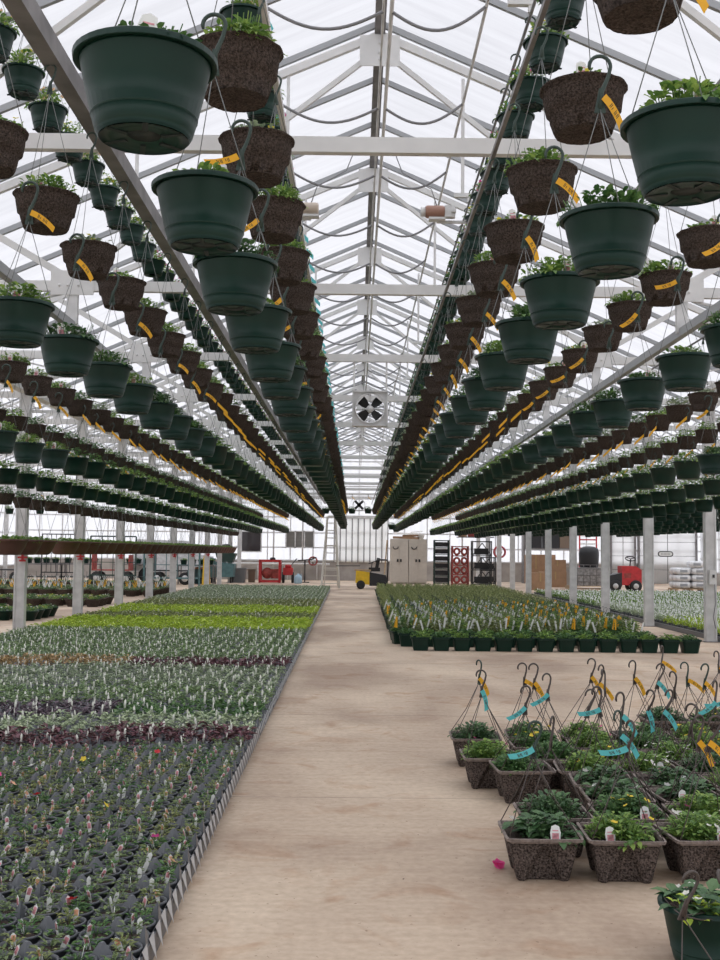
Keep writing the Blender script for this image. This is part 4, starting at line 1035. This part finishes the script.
# ladder
LDY = 41.92
p = at(330.5, 586, y=LDY); t = thing('step_ladder', 'tall pale orchard step ladder standing open before the ribbed door', 'ladder', (p.x, LDY, 0)); lt = at(330, 517, y=LDY).z
for s in (-1, 1):
    b = MB(); b.beam((s * .34, -.35, 0), (s * .15, .15, lt), .05, .085); b.build('rail', 'alu', t)
    b = MB(); b.beam((s * .26, .95, 0), (s * .14, .2, lt - .05), .03, .05); b.build('rear_leg', 'alu', t)
for k in range(9):
    f = (k + .6) / 9.4; hw = .34 + (.15 - .34) * f; b = MB(); b.box((0, -.35 + .5 * f, lt * f), (2 * hw, .085, .035)); b.build('step', 'alu', t)
for f in (.25, .6):
    hw = .26 - .12 * f; b = MB(); b.box((0, .95 - .75 * f, (lt - .05) * f), (2 * hw, .03, .03)); b.build('rear_brace', 'alu', t)
b = MB(); b.box((0, .17, lt + .01), (.34, .2, .04)); b.build('top_cap', 'alu', t)
# yellow ride-on mover
p = at(372, 587, y=41)
t = thing('utility_cart', 'yellow and black motorised cart with a raised seat, parked before the lockers', 'vehicle', (p.x, 41, 0))
b = MB(); b.prism([(-.62, .22), (-.10, .16), (-.10, .62), (-.60, .68)], -.35, .35); b.build('front_body', 'yellow_paint', t)
b = MB(); b.prism([(-.10, .12), (.55, .12), (.58, .30), (.50, .52), (-.10, .62)], -.38, .38); b.build('rear_body', 'black', t)
b = MB(); b.span((-.66, -.32, .66), (-.05, .32, .72)); b.build('cargo_bed', 'wood', t)
b = MB(); b.box((.08, 0, .72), (.42, .5, .14)); b.box((.20, 0, .95), (.12, .46, .40), ry=.2); b.build('seat', 'rubber', t)
b = MB(); b.tube([(.56, -.3, .3), (.58, -.3, 1.0), (.52, -.3, 1.08), (.2, -.3, 1.08), (.12, -.3, 1.0)], .03, 8); b.build('roll_bar', 'black', t)
b = MB(); b.tube([(-.05, 0, .6), (.0, 0, .98)], .02, 6); b.tube([(.0 + .13 * math.cos(a_), .13 * math.sin(a_), .98 + .05 * math.cos(a_)) for a_ in [k * .524 for k in range(12)]], .014, 6, closed=True); b.build('steering_wheel', 'black', t)
b = MB(); b.beam((-.45, -.1, .85), (-1.35, -.1, .84), .05, .03); b.build('tow_arm', 'black', t)
for x, y in ((-.42, -.36), (-.42, .36), (.38, -.38), (.38, .38)):
    b = MB(); wheel(b, (x, y, .16), .16, .10, ax='y'); b.build('wheel', 'rubber', t)
# crate racks
def rack(lab, px0, px1, pyt, y, m, shelves, fill):
    a = at(px0, 584, y=y); c = at(px1, pyt, y=y); W = c.x - a.x; hh = c.z
    t = thing('crate_rack', lab, 'rack', (a.x + W / 2, y, 0))
    for sx in (-1, 1):
        for sy in (0, .5):
            b = MB(); b.box((sx * (W / 2 - .02), sy, hh / 2), (.045, .045, hh)); b.build('upright', m, t)
    for k in range(shelves):
        z = .12 + k * (hh - .15) / (shelves - 1); b = MB(); b.span((-W / 2, -.01, z - .02), (W / 2, .52, z + .02)); b.build('shelf', m, t)
        if k < shelves - 1 and fill:
            b = MB(); g = (hh - .15) / (shelves - 1)
            if fill == 'crate': b.prism([(-W / 2 + .06, z + .04), (W / 2 - .06, z + .04), (W / 2 - .04, z + g * .8), (-W / 2 + .04, z + g * .8)], .03, .48); b.build('crate', 'black', t)
            elif fill == 'hoop':
                for s in (-1, 1): b.tube([(s * W * .22 + W * .16 * math.cos(a_), .02, z + g * .48 + g * .33 * math.sin(a_)) for a_ in [q * .628 for q in range(10)]], .05, 6, closed=True)
                b.build('hoop_guard', m, t)
            else:
                b.beam((-W / 2 + .03, 0, z + .03), (0, 0, z + g * .9), .035, .035); b.beam((W / 2 - .03, 0, z + .03), (0, 0, z + g * .9), .035, .035); b.box((0, .3, z + g * .3), (W * .7, .3, g * .45)); b.build('brace_and_box', m, t)
    return t
rack('tall dark green rack of black crates next to the beige lockers', 434, 449.5, 540, 45.29, 'dk_green', 7, 'crate')
rack('rust red rack with round hoops between the two dark racks', 452, 469, 546, 44.37, 'red_rust', 5, 'hoop')
rack('wide black rack with diagonal braces right of the red rack', 472, 492, 541, 44.37, 'black', 4, 'brace')
rack('second black rack partly behind the braced one', 481, 496, 557, 45.9, 'black', 3, 'brace')
# shelf of odd boxes above racks
p = at(478, 541, y=46.66); t = thing('shelf_of_boxes', 'grey wall shelf with boxes above the black racks', 'shelf', (p.x, 47.74, 1.9))
b = MB(); b.box((0, 0, .15), (1.6, .4, .04)); b.build('board', 'steel_dark', t)
for k, (x, w_, h_, m) in enumerate(((-.55, .35, .3, 'card'), (-.12, .4, .2, 'red_rust'), (.35, .4, .35, 'grey_bin'))):
    b = MB(); b.box((x, 0, .17 + h_ / 2), (w_, .3, h_)); b.build('box', m, t)
# hose reel, pinkish
def reel(lab, px, py, y, m, r=.2):
    p = at(px, py, y=y); t = thing('hose_reel', lab, 'hose reel', (p.x, y, p.z))
    b = MB()
    for k in range(5): b.tube([((r - .02 * (k % 2)) * math.cos(a_), -.12 + .05 * k, (r - .02 * (k % 2)) * math.sin(a_)) for a_ in [q * .392 for q in range(16)]], .028, 6, closed=True)
    b.build('hose_coil', m, t); b = MB(); b.lathe([(.001, -.16), (r * .4, -.16), (r * .4, .14), (.001, .14)], 12, axis='y'); b.build('drum', 'steel', t)
    b = MB(); b.box((0, .2, 0), (.1, .14, .3)); b.build('bracket', 'steel', t)
reel('red hose coiled on a reel, beside the racks right of the lockers', 499.5, 552, 45.9, 'pinkhose', .24)
reel('dull red hose reel low on the end wall left of the ladder', 313, 561, D - .7, 'red_rust', .2)
# left group before the end wall
def bin_(lab, px0, px1, pyt, y, m):
    a = at(px0, 583, y=y); c = at(px1, pyt, y=y); W = (c.x - a.x) / 2; hh = c.z; t = thing('waste_bin', lab, 'bin', ((a.x + c.x) / 2, y, 0))
    b = MB(); q = W * .86
    b.add([(-q, -q, 0), (q, -q, 0), (q, q, 0), (-q, q, 0), (-W, -W, hh), (W, -W, hh), (W, W, hh), (-W, W, hh), (-W * .9, -W * .9, hh), (W * .9, -W * .9, hh), (W * .9, W * .9, hh), (-W * .9, W * .9, hh), (-q * .9, -q * .9, .05), (q * .9, -q * .9, .05), (q * .9, q * .9, .05), (-q * .9, q * .9, .05)],
          [(3, 2, 1, 0), (0, 1, 5, 4), (1, 2, 6, 5), (2, 3, 7, 6), (3, 0, 4, 7), (4, 5, 9, 8), (5, 6, 10, 9), (6, 7, 11, 10), (7, 4, 8, 11), (8, 9, 13, 12), (9, 10, 14, 13), (10, 11, 15, 14), (11, 8, 12, 15), (12, 13, 14, 15)]); b.build('body', m, t)
    b = MB()
    for s in (-1, 1): b.box((0, s * (W + .01), hh - .03), (2 * W + .06, .03, .05)); b.box((s * (W + .01), 0, hh - .03), (.03, 2 * W + .06, .05))
    b.build('rim', m, t)
bin_('grey plastic bin beside the teal machine', 232, 246, 568, 47.43, 'grey_bin'); bin_('brown bin between the grey bin and the red machine', 248, 255.5, 569, 48.04, 'brown_bin')
p = at(222, 582, y=46.82); t = thing('potting_machine', 'teal potting machine with a dark hopper on top, left of the grey bin', 'machine', (p.x, 46.82, 0))
b = MB(); b.prism([(-.5, .25), (.5, .25), (.55, .8), (-.2, .9), (-.5, .75)], -.4, .4); b.build('body', 'tealmetal', t)
b = MB(); b.prism([(-.15, .9), (.45, .85), (.60, 1.25), (-.28, 1.3)], -.35, .35); b.build('hopper', 'dk_green', t)
b = MB(); b.lathe([(.001, 1.25), (.28, 1.25), (.30, 1.45), (.18, 1.62), (.001, 1.65)], 14, c=(.15, 0, 0)); b.build('dark_cover', 'black', t)
b = MB(); b.box((-.45, -.2, 1.0), (.35, .3, .12), ry=.2); b.lathe([(.001, -.3), (.1, -.3), (.1, -.1), (.001, -.1)], 12, c=(-.35, 0, .85), axis='y'); b.build('feed_chute', 'tealmetal', t)
for s in (-.4, .4):
    for u in (-.3, .3): b = MB(); b.box((s, u, .13), (.08, .08, .26)); b.build('leg', 'black', t)
p = at(206, 584, y=43.61); t = thing('caution_sign', 'yellow folding floor sign standing at the far corner of the left bed', 'sign', (p.x, 43.61, 0))
for s in (-1, 1):
    b = MB(); hh = 1.15; b.add([(-.14, s * .22, 0), (.14, s * .22, 0), (.11, s * .02, hh), (-.11, s * .02, hh), (-.14, s * .22 + .02, 0), (.14, s * .22 + .02, 0), (.11, s * .02 + .02, hh), (-.11, s * .02 + .02, hh)], [(0, 1, 2, 3), (7, 6, 5, 4), (0, 4, 5, 1), (1, 5, 6, 2), (2, 6, 7, 3), (3, 7, 4, 0)]); b.build('panel', 'yellow_paint', t)
p = at(270, 583, y=47.12); t = thing('red_generator', 'red box-framed machine with dark engine inside, before the end wall', 'machine', (p.x, 47.12, 0))
b = MB(); W, DD, HH = .42, .35, .95
for sx in (-1, 1):
    for sy in (-1, 1): b.box((sx * W, sy * DD, HH / 2 + .02), (.08, .08, HH))
for z in (.08, HH):
    for sy in (-1, 1): b.box((0, sy * DD, z), (2 * W, .08, .09))
    for sx in (-1, 1): b.box((sx * W, 0, z), (.08, 2 * DD, .09))
b.box((0, 0, HH), (2 * W, 2 * DD, .04)); b.build('frame', 'red', t)
b = MB(); b.lathe([(.001, -.25), (.22, -.25), (.24, 0), (.22, .25), (.001, .25)], 16, c=(-.12, 0, .42), axis='y'); b.box((.2, 0, .4), (.3, .4, .4)); b.build('engine', 'red_rust', t)
b = MB(); b.lathe([(.001, HH + .02), (.12, HH + .02), (.12, HH + .12), (.001, HH + .16)], 12, c=(.1, 0, 0)); b.build('air_filter', 'black', t)
p = at(288, 583, y=47.43); t = thing('garden_tiller', 'small red tiller with two wheels beside the red framed machine', 'machine', (p.x, 47.43, 0))
b = MB(); b.box((0, 0, .5), (.42, .4, .32)); b.lathe([(.001, .66), (.14, .66), (.14, .78), (.001, .8)], 12); b.build('engine', 'red', t)
for s in (-.2, .2): b = MB(); wheel(b, (s, 0, .24), .24, .1); b.build('wheel', 'rubber', t)
b = MB(); b.tube([(0, .1, .5), (.15, .2, .8), (.35, .3, 1.05)], .02, 6); b.build('handlebar', 'black', t)
p = at(298, 583, y=46.82); t = thing('water_jug', 'pale blue jug standing on the floor before the riser pipe', 'jug', (p.x, 46.82, 0))
b = MB(); b.lathe([(.001, 0), (.16, 0), (.17, .05), (.17, .25), (.14, .33), (.05, .37), (.05, .42), (.001, .42)], 16); b.build('body', 'blue', t); b = MB(); b.tube([(.05, 0, .38), (.14, 0, .40), (.16, 0, .3)], .015, 6); b.build('handle', 'blue', t)
p = at(305, 560, y=48.2); b = MB(); b.box((0, 0, 0), (.6, .3, .05), ry=-.08); b.tube([(.2, 0, 0), (.5, 0, .12)], .03, 6); b.box((0, 0, -p.z / 2), (.05, .05, p.z)); b.box((0, 0, -p.z + .02), (.4, .3, .04)); tag(b.build('work_stand', 'black', None, (p.x, 48.2, p.z)), 'thin black work stand right of the pale jug', 'stand')
# dark box stack and odds left of the teal machine, under the bowls
t = thing('orange_bin', 'small orange-lidded bin near the caution sign', 'bin', (at(199, 583, y=45.13).x, 45.13, 0)); b = MB(); b.lathe([(.001, 0), (.17, 0), (.2, .6), (.001, .6)], 14); b.build('body', 'tealmetal', t); b = MB(); b.lathe([(.21, .6), (.21, .66), (.001, .7)], 14); b.build('lid', 'petal_peach', t)

# ------------------------------------------------------------------ right bay
wall_y('wall_back_right', XR, XR + BW, YB, True)
def sect_door(i, px0, px1, pyt):
    a = at(px0, 586, y=D - .12); c = at(px1, pyt, y=D - .12); b = MB(); b.span((a.x, D - .12, 0), (c.x, D - .02, c.z)); o = struct('door_%d' % i, b, 'doorpanel')
    g = MB()
    for k in range(1, 5): g.span((a.x, D - .125, c.z * k / 5 - .01), (c.x, D - .119, c.z * k / 5 + .01))
    g.span(((a.x + c.x) / 2 - .015, D - .13, 0), ((a.x + c.x) / 2 + .015, D - .119, c.z)); g.build('panel_seam', 'steel_dark', o)
    f = MB(); f.span((a.x - .1, D - .15, 0), (a.x, D, c.z + .1)); f.span((c.x, D - .15, 0), (c.x + .1, D, c.z + .1)); f.span((a.x - .1, D - .15, c.z), (c.x + .1, D, c.z + .1)); f.build('door_frame', 'steel_dark', o); return o
sect_door(2, 612, 634, 515); sect_door(3, 640, 695, 515); sect_door(4, 705, 760, 515)
# oval plaque
p = at(665.5, 554, y=D - .15); t = thing('oval_plaque', 'white oval plaque with black outline fixed on the wide panel door', 'sign', (p.x, D - .15, p.z))
def stadium(w_, h_): return [(w_ / 2 - h_ / 2 + h_ / 2 * math.cos(a_), h_ / 2 * math.sin(a_)) for a_ in [-1.571 + k * .393 for k in range(9)]] + [(-w_ / 2 + h_ / 2 - h_ / 2 * math.cos(a_), -h_ / 2 * math.sin(a_)) for a_ in [-1.571 + k * .393 for k in range(9)]]
b = MB(); b.prism(stadium(.74, .27), -.01, .01); b.build('border', 'black', t); b = MB(); b.prism(stadium(.64, .18), -.016, -.010); b.build('face', 'white', t)
b = MB(); [b.box((-.2 + k * .066, -.018, 0), (.035, .002, .06)) for k in range(7)]; b.build('lettering', 'louver', t)
# pallet of white bags
p = at(688, 592, y=41.31); t = thing('timber_pallet', 'timber pallet under the white bags near the wide panel door', 'pallet', (p.x, 41.31, 0))
for k in range(5): b = MB(); b.box((0, -.42 + k * .21, .12), (1.25, .12, .025)); b.build('board', 'wood', t)
for s in (-.55, 0, .55): b = MB(); b.box((s, 0, .055), (.1, 1.0, .10)); b.build('runner', 'wood', t)
def sack(lab, x, y, z, w_, d_, h_):
    b = MB(); n1, n2 = 10, 8; vs = []
    for i in range(n2 + 1):
        ph = -math.pi / 2 + math.pi * i / n2
        for j in range(n1 * 2):
            th = math.pi * j / n1; q = lambda v, e: math.copysign(abs(v) ** e, v)
            vs.append((w_ / 2 * q(math.cos(ph), .45) * q(math.cos(th), .45), d_ / 2 * q(math.cos(ph), .45) * q(math.sin(th), .45), h_ / 2 + h_ / 2 * q(math.sin(ph), .7)))
    N = n1 * 2; b.add(vs, [(i * N + j, i * N + (j + 1) % N, (i + 1) * N + (j + 1) % N, (i + 1) * N + j) for i in range(n2) for j in range(N)], 0, True)
    b.box((0, -d_ / 2 - .001, h_ / 2), (w_ * .45, .004, h_ * .35), 1)
    tag(b.build('soil_bag', ['bag', 'bagprint'], None, (x, y, z)), lab, 'bag', 'white bags on the pallet')
nn = 0
for lay in range(4):
    for q in range(2 if lay < 3 else 1):
        for r_ in range(2 if lay < 3 else 1):
            sack('full white soil bag in layer %s of the pallet, %s in it' % (nth(lay), nth(q * 2 + r_)), p.x + (-.3 + .6 * q if lay < 3 else .2) - (.0 if lay < 2 else .0), 41.06 + .5 * r_, .135 + lay * .255, .60, .48, .26); nn += 1
# red tow tractor
p = at(628, 592, y=40.7); t = thing('red_tow_tractor', 'red stand-on tractor with a black steering wheel, left of the panel door', 'vehicle', (p.x, 40.7, 0))
b = MB(); b.prism([(-.30, .25), (.42, .25), (.42, .82), (.2, .95), (-.30, .95)], -.35, .35); b.build('body', 'red', t)
b = MB(); b.prism([(-.75, .2), (-.30, .2), (-.30, .7), (-.75, .6)], -.35, .35); b.build('engine', 'black', t)
b = MB(); b.tube([(.05, -.1, .9), (.05, -.2, 1.2)], .025, 6); b.tube([(.05 + .19 * math.cos(a_), -.22 + .16 * math.sin(a_), 1.22 + .08 * math.sin(a_)) for a_ in [k * .449 for k in range(14)]], .022, 6, closed=True)
for a_ in (.4, 2.5, 4.6): b.tube([(.05, -.22, 1.22), (.05 + .19 * math.cos(a_), -.22 + .16 * math.sin(a_), 1.22 + .08 * math.sin(a_))], .014, 5)
b.build('steering_wheel', 'black', t)
for x, y in ((-.55, -.36), (-.55, .36), (.2, -.36), (.2, .36)): b = MB(); wheel(b, (x, y, .22), .22, .12, ax='y'); b.build('wheel', 'rubber', t); b = MB(); b.lathe([(.001, -.07), (.1, -.07), (.1, .07), (.001, .07)], 10, c=(x, y, .22), axis='y'); b.build('hub', 'steel', t)
b = MB(); b.box((-.1, -.36, .6), (.25, .02, .18)); b.build('side_panel', 'red_rust', t)
# cardboard boxes and pallet loads
def carton(lab, px0, px1, py0, py1, y, m='card'):
    a = at(px0, py1, y=y); c = at(px1, py0, y=y); z0 = max(0, a.z); t = thing('cardboard_box', lab, 'box', ((a.x + c.x) / 2, y, z0)); W = (c.x - a.x) / 2; hh = c.z - z0
    b = MB(); b.span((-W, 0, 0), (W, .7, hh)); b.build('carton', m, t); b = MB(); b.span((-.03, -.004, hh * .5), (.03, 0, hh)); b.span((-.03, 0, hh), (.03, .7, hh + .004)); b.build('packing_tape', 'leaf_tan', t); return t
carton('large brown cardboard box in front behind the plants of the right block', 531, 550, 573, 594, 41.31); carton('brown box on the floor left of the wrapped pallet load', 527, 545, 555, 583, 46.66)
carton('upper brown box resting on the long carton behind the posts', 549, 566, 560, 572, 45.29); carton('long low brown carton behind the posts', 541, 570, 572, 590, 45.29)
t = thing('wrapped_pallet_load', 'dark shrink-wrapped pallet load behind the third right post', 'pallet load', (at(588, 588, y=43.45).x, 43.45, 0))
b = MB(); b.span((-.75, -.4, .14), (.8, .5, .85)); b.build('wrapped_goods', 'plasticwrap', t)
b = MB(); b.span((-.8, -.45, 0), (.85, .55, .03)); b.span((-.8, -.45, .03), (-.7, .55, .12)); b.span((.75, -.45, .03), (.85, .55, .12)); b.span((-.8, -.45, .11), (.85, .55, .14)); b.build('pallet', 'wood', t)
b = MB()
for k in range(7): b.tube([(-.75 + k * .25, -.42, .14), (-.75 + k * .25, -.42, .95)], .012, 5)
for z in (.3, .55, .8, .95): b.tube([(-.75, -.42, z), (.78, -.42, z)], .012, 5)
b.build('wire_cage', 'steel_dark', t)
p = at(588, 568, y=43.61); b = MB(); b.lathe([(.001, 0), (.34, 0), (.38, .1), (.40, .55), (.36, .74), (.2, .82), (.001, .84)], 20); tag(b.build('black_drum', 'black', None, (p.x, 43.45, .85)), 'black rounded drum standing on the wrapped pallet load', 'drum')
t = thing('dark_storage_shelf', 'dark open storage shelf high behind the cardboard boxes', 'shelf', (at(547, 550, y=51.26).x, 50.95, 0))
for s in (-1, 1): b = MB(); b.box((s * 1.15, 0, 1.3), (.08, .6, 2.6)); b.build('upright', 'steel_dark', t)
for z in (.5, 1.6, 2.5): b = MB(); b.box((0, 0, z), (2.3, .6, .06)); b.build('board', 'steel_dark', t)
for k, (x, z, w_, h_, m) in enumerate(((-.7, 1.63, .7, .7, 'black'), (.1, 1.63, .75, .75, 'black'), (.75, 1.63, .5, .6, 'brown_bin'), (-.3, .53, 1.2, .8, 'card'))): b = MB(); b.box((x, 0, z + h_ / 2), (w_, .5, h_)); b.build('bin', m, t)
p = at(588, 540, y=49.73); t = thing('red_striped_frame', 'red and white metal frame above the black drum', 'frame', (p.x, 49.73, 0))
for s in (-1, 1): b = MB(); b.box((s * .38, 0, 1.15), (.06, .06, 2.3)); b.build('upright', 'red', t)
for k in range(5): b = MB(); b.box((0, 0, 1.45 + k * .19), (.76, .05, .06)); b.build('cross_bar', 'red' if k % 2 else 'white', t)
# timber frame at the right edge
p = at(716, 600, y=13.9)
t = thing('post_switch_box', 'grey switch box with a dangling cable on the nearest right post', 'switch box', (XR, TY[4] - .16, 1.02)); 
b = MB(); b.box((0, .03, 0), (.10, .09, .22)); b.build('box_body', 'steel_pale', t); b = MB(); b.tube([(.02, -.01, -.1), (.03, -.02, -.4), (-.01, -.02, -.62), (.03, -.01, -.8)], .008, 6); b.build('cable', 'hose', t); b = MB(); b.box((0, -.02, .02), (.03, .03, .05)); b.build('lever', 'black', t)

# ------------------------------------------------------------------ fans and fixtures overhead
fy = TY[3] - .0
p = at(370, 409, y=fy); sq = .215
t = thing('circulation_fan', 'square framed circulation fan hanging on two rods over the aisle', 'fan', (p.x, fy, p.z))
b = MB()
for s in (-1, 1): b.box((0, 0, s * sq), (2 * sq, .16, .02)); b.box((s * sq, 0, 0), (.02, .16, 2 * sq))
ring_o = [(math.cos(a_), math.sin(a_)) for a_ in [k * math.pi / 16 for k in range(32)]]
vs = []; fs = []
for k, (c_, s_) in enumerate(ring_o):
    m_ = max(abs(c_), abs(s_)); vs += [(c_ * .185, -.05, s_ * .185), (c_ / m_ * sq, -.05, s_ / m_ * sq)]
for k in range(32): q = (k + 1) % 32; fs.append((2 * k, 2 * q, 2 * q + 1, 2 * k + 1))
b.add(vs, fs); b.build('housing', 'steel', t)
b = MB(); b.tube([(.188 * c_, -.06, .188 * s_) for c_, s_ in ring_o], .009, 6, closed=True); b.build('venturi_ring', 'steel_pale', t)
for k in range(4):
    a_ = math.pi / 4 + k * math.pi / 2; u = Vector((math.cos(a_), 0, math.sin(a_))); v_ = Vector((-math.sin(a_), 0, math.cos(a_)))
    b = MB(); vs = []
    for rr0, ww, tw in ((.045, .03, .02), (.10, .052, .03), (.165, .058, .035)):
        for s in (-1, 1): vs.append(u * rr0 + v_ * ww * s + Vector((0, tw * s, 0)))
    vs2 = [x + Vector((0, .006, 0)) for x in vs]
    b.add(vs + vs2, [(0, 1, 3, 2), (2, 3, 5, 4), (7, 6, 8, 9), (9, 8, 10, 11), (0, 2, 8, 6), (2, 4, 10, 8), (1, 7, 9, 3), (3, 9, 11, 5), (4, 5, 11, 10), (0, 6, 7, 1)]); b.build('blade', 'rubber', t)
b = MB(); b.lathe([(.001, -.05), (.035, -.045), (.045, -.02), (.045, .08), (.001, .08)], 16, axis='y'); b.build('motor', 'steel', t)
b = MB()
for a_ in (0, math.pi / 2): b.beam((-.2 * math.cos(a_), .07, -.2 * math.sin(a_)), (.2 * math.cos(a_), .07, .2 * math.sin(a_)), .012, .012)
b.build('motor_bracket', 'steel', t)
for s in (-1, 1): b = MB(); b.box((s * (sq - .01), 0, sq + (TIE - p.z - sq) / 2), (.022, .022, TIE - p.z - sq)); b.build('hanging_rod', 'steel_pale', t)
# small far fan
fy2 = 40.09; p = at(359, 505, y=fy2)
t = thing('far_circulation_fan', 'small black-bladed fan far down the aisle under the gable', 'fan', (p.x, fy2, p.z))
b = MB(); b.tube([(.22 * c_, 0, .22 * s_) for c_, s_ in ring_o[::2]], .015, 6, closed=True)
b.build('ring', 'steel', t)
for k in range(4):
    a_ = math.pi / 4 + k * math.pi / 2; b = MB(); b.box((.1 * math.cos(a_), 0, .1 * math.sin(a_)), (.20, .01, .09), ry=-a_); b.build('blade', 'rubber', t)
b = MB(); b.box((0, 0, (TIE - p.z + .22) / 2), (.03, .03, TIE - p.z - .22)); b.build('hanging_rod', 'steel', t)
for px, py, nm in ((352, 511, 'left of the far fan'), (368, 511, 'right of the far fan'), (326, 511, 'beside the top of the ladder'), (392, 527, 'above the locker corner')):
    p = at(px, py, y=42.08); o = link('green_hanging_basket', ftemp('green', 1, 1)[1], None, (p.x, 42.08, p.z - .1)); tag(o, 'single small green basket hanging by itself ' + nm, 'hanging basket'); b = MB(); b.tube([(0, .12, 0), (0, .12, 3.56 - p.z - .55)], .008, 5); tag(b.build('suspension_wire', 'hose', None, (p.x, 42.08, p.z + .55)), 'thin wire holding the single basket ' + nm, 'wire')
for px, nm in ((9.5, 'leftmost in the bright left bay window'), (40, 'second in the bright left bay window')):
    p = at(px, 511, y=36.7); o = link('green_hanging_basket', ftemp('green', 2, 1)[1], None, (p.x, 36.7, p.z - .1)); tag(o, 'lone green basket hanging far off, ' + nm, 'hanging basket'); b = MB(); b.tube([(0, .12, 0), (0, .12, 3.56 - p.z - .55)], .008, 5); tag(b.build('suspension_wire', 'hose', None, (p.x, 36.7, p.z + .55)), 'thin wire of the lone basket ' + nm, 'wire')
# sensor below the third tie beam
p = at(300, 364, y=TY[3]); t = thing('climate_sensor', 'small black climate sensor with a hanging cord under the third truss', 'sensor', (p.x, TY[3] - .06, p.z))
b = MB(); b.box((0, 0, .12), (.11, .06, .02)); b.box((0, 0, .13), (.02, .04, .10)); b.build('bracket', 'steel_pale', t)
b = MB(); b.lathe([(.001, -.06), (.022, -.06), (.024, 0), (.03, .06), (.001, .08)], 12); b.build('head', 'black', t)
b = MB(); b.tube([(0, 0, -.06), (.005, 0, -.16), (.06, 0, -.24), (.22, 0, -.28)], .006, 6); b.build('cord', 'hose', t)
# carousel motors
for px, py, m, nm, sgn in ((311, 209, 'motor', 'tan drive motor beside the left carousel', -1), (437, 212, 'motor2', 'rusty drive motor beside the right carousel', 1)):
    y = 9.3; p = at(px, py, y=y); t = thing('drive_motor', nm, 'motor', (p.x, y, p.z), 0)
    b = MB(); b.lathe([(.001, -.10), (.045, -.10), (.055, -.085), (.055, .05), (.045, .065), (.001, .065)], 16, axis='x'); b.build('housing', m, t)
    b = MB(); b.lathe([(.04, -.14), (.04, -.10), (.001, -.10)], 14, axis='x'); b.build('end_cap', 'steel_pale', t)
    b = MB(); b.box((.11 * sgn, 0, 0), (.09, .07, .10)); b.box((0, 0, -.065), (.14, .09, .02)); b.box((.14 * sgn, 0, .0), (.04, .12, .03)); b.build('gearbox', 'steel', t)
    b = MB(); xx = (-.62 if sgn < 0 else 1.06) - p.x; b.beam((0, .04, -.075), (xx, .04, -.075), .03, .02); b.build('mount_arm', 'steel', t)
    b = MB(); b.tube([(0, 0, .05), (.05 * -sgn, 0, .2), (.3 * -sgn, 0, .34), (.40 * -sgn, .0, .6)], .005, 5); b.build('power_cord', 'hose', t)
# hangers (J hooks) joining carousel cable to pots are part of each basket; a few web struts carry the cables
mh = MB(); mh.tube([(0, 0, 0), (0, 0, -.16)], .012, 6); mh.box((0, 0, 0), (.26, .05, .02)); mhm = mh.mesh('cable_bracket', 'steel')
for x, z, nm in UP:
    for k, y in enumerate(TY[:11]):
        g = MB(); ztop = APEX - .15 - abs(x - XM) * (APEX - EAVE) / (BW / 2); g.span((x - .075, y - .015, z + .09), (x - .045, y + .015, ztop)); g.box((x - .06, y, z + .07), (.16, .04, .04)); g.box((x, y, z + .03), (.03, .03, .05))
        tag(g.build('cable_bracket', 'steel_pale'), 'white drop bracket holding the %s, %s from the front' % (nm, nth(k)), 'bracket', 'carousel drop brackets')
# brackets are carried on the truss chords
SC.render.film_transparent = False
# remove parts left without users
for me in list(bpy.data.meshes):
    if me.users == 0: bpy.data.meshes.remove(me)
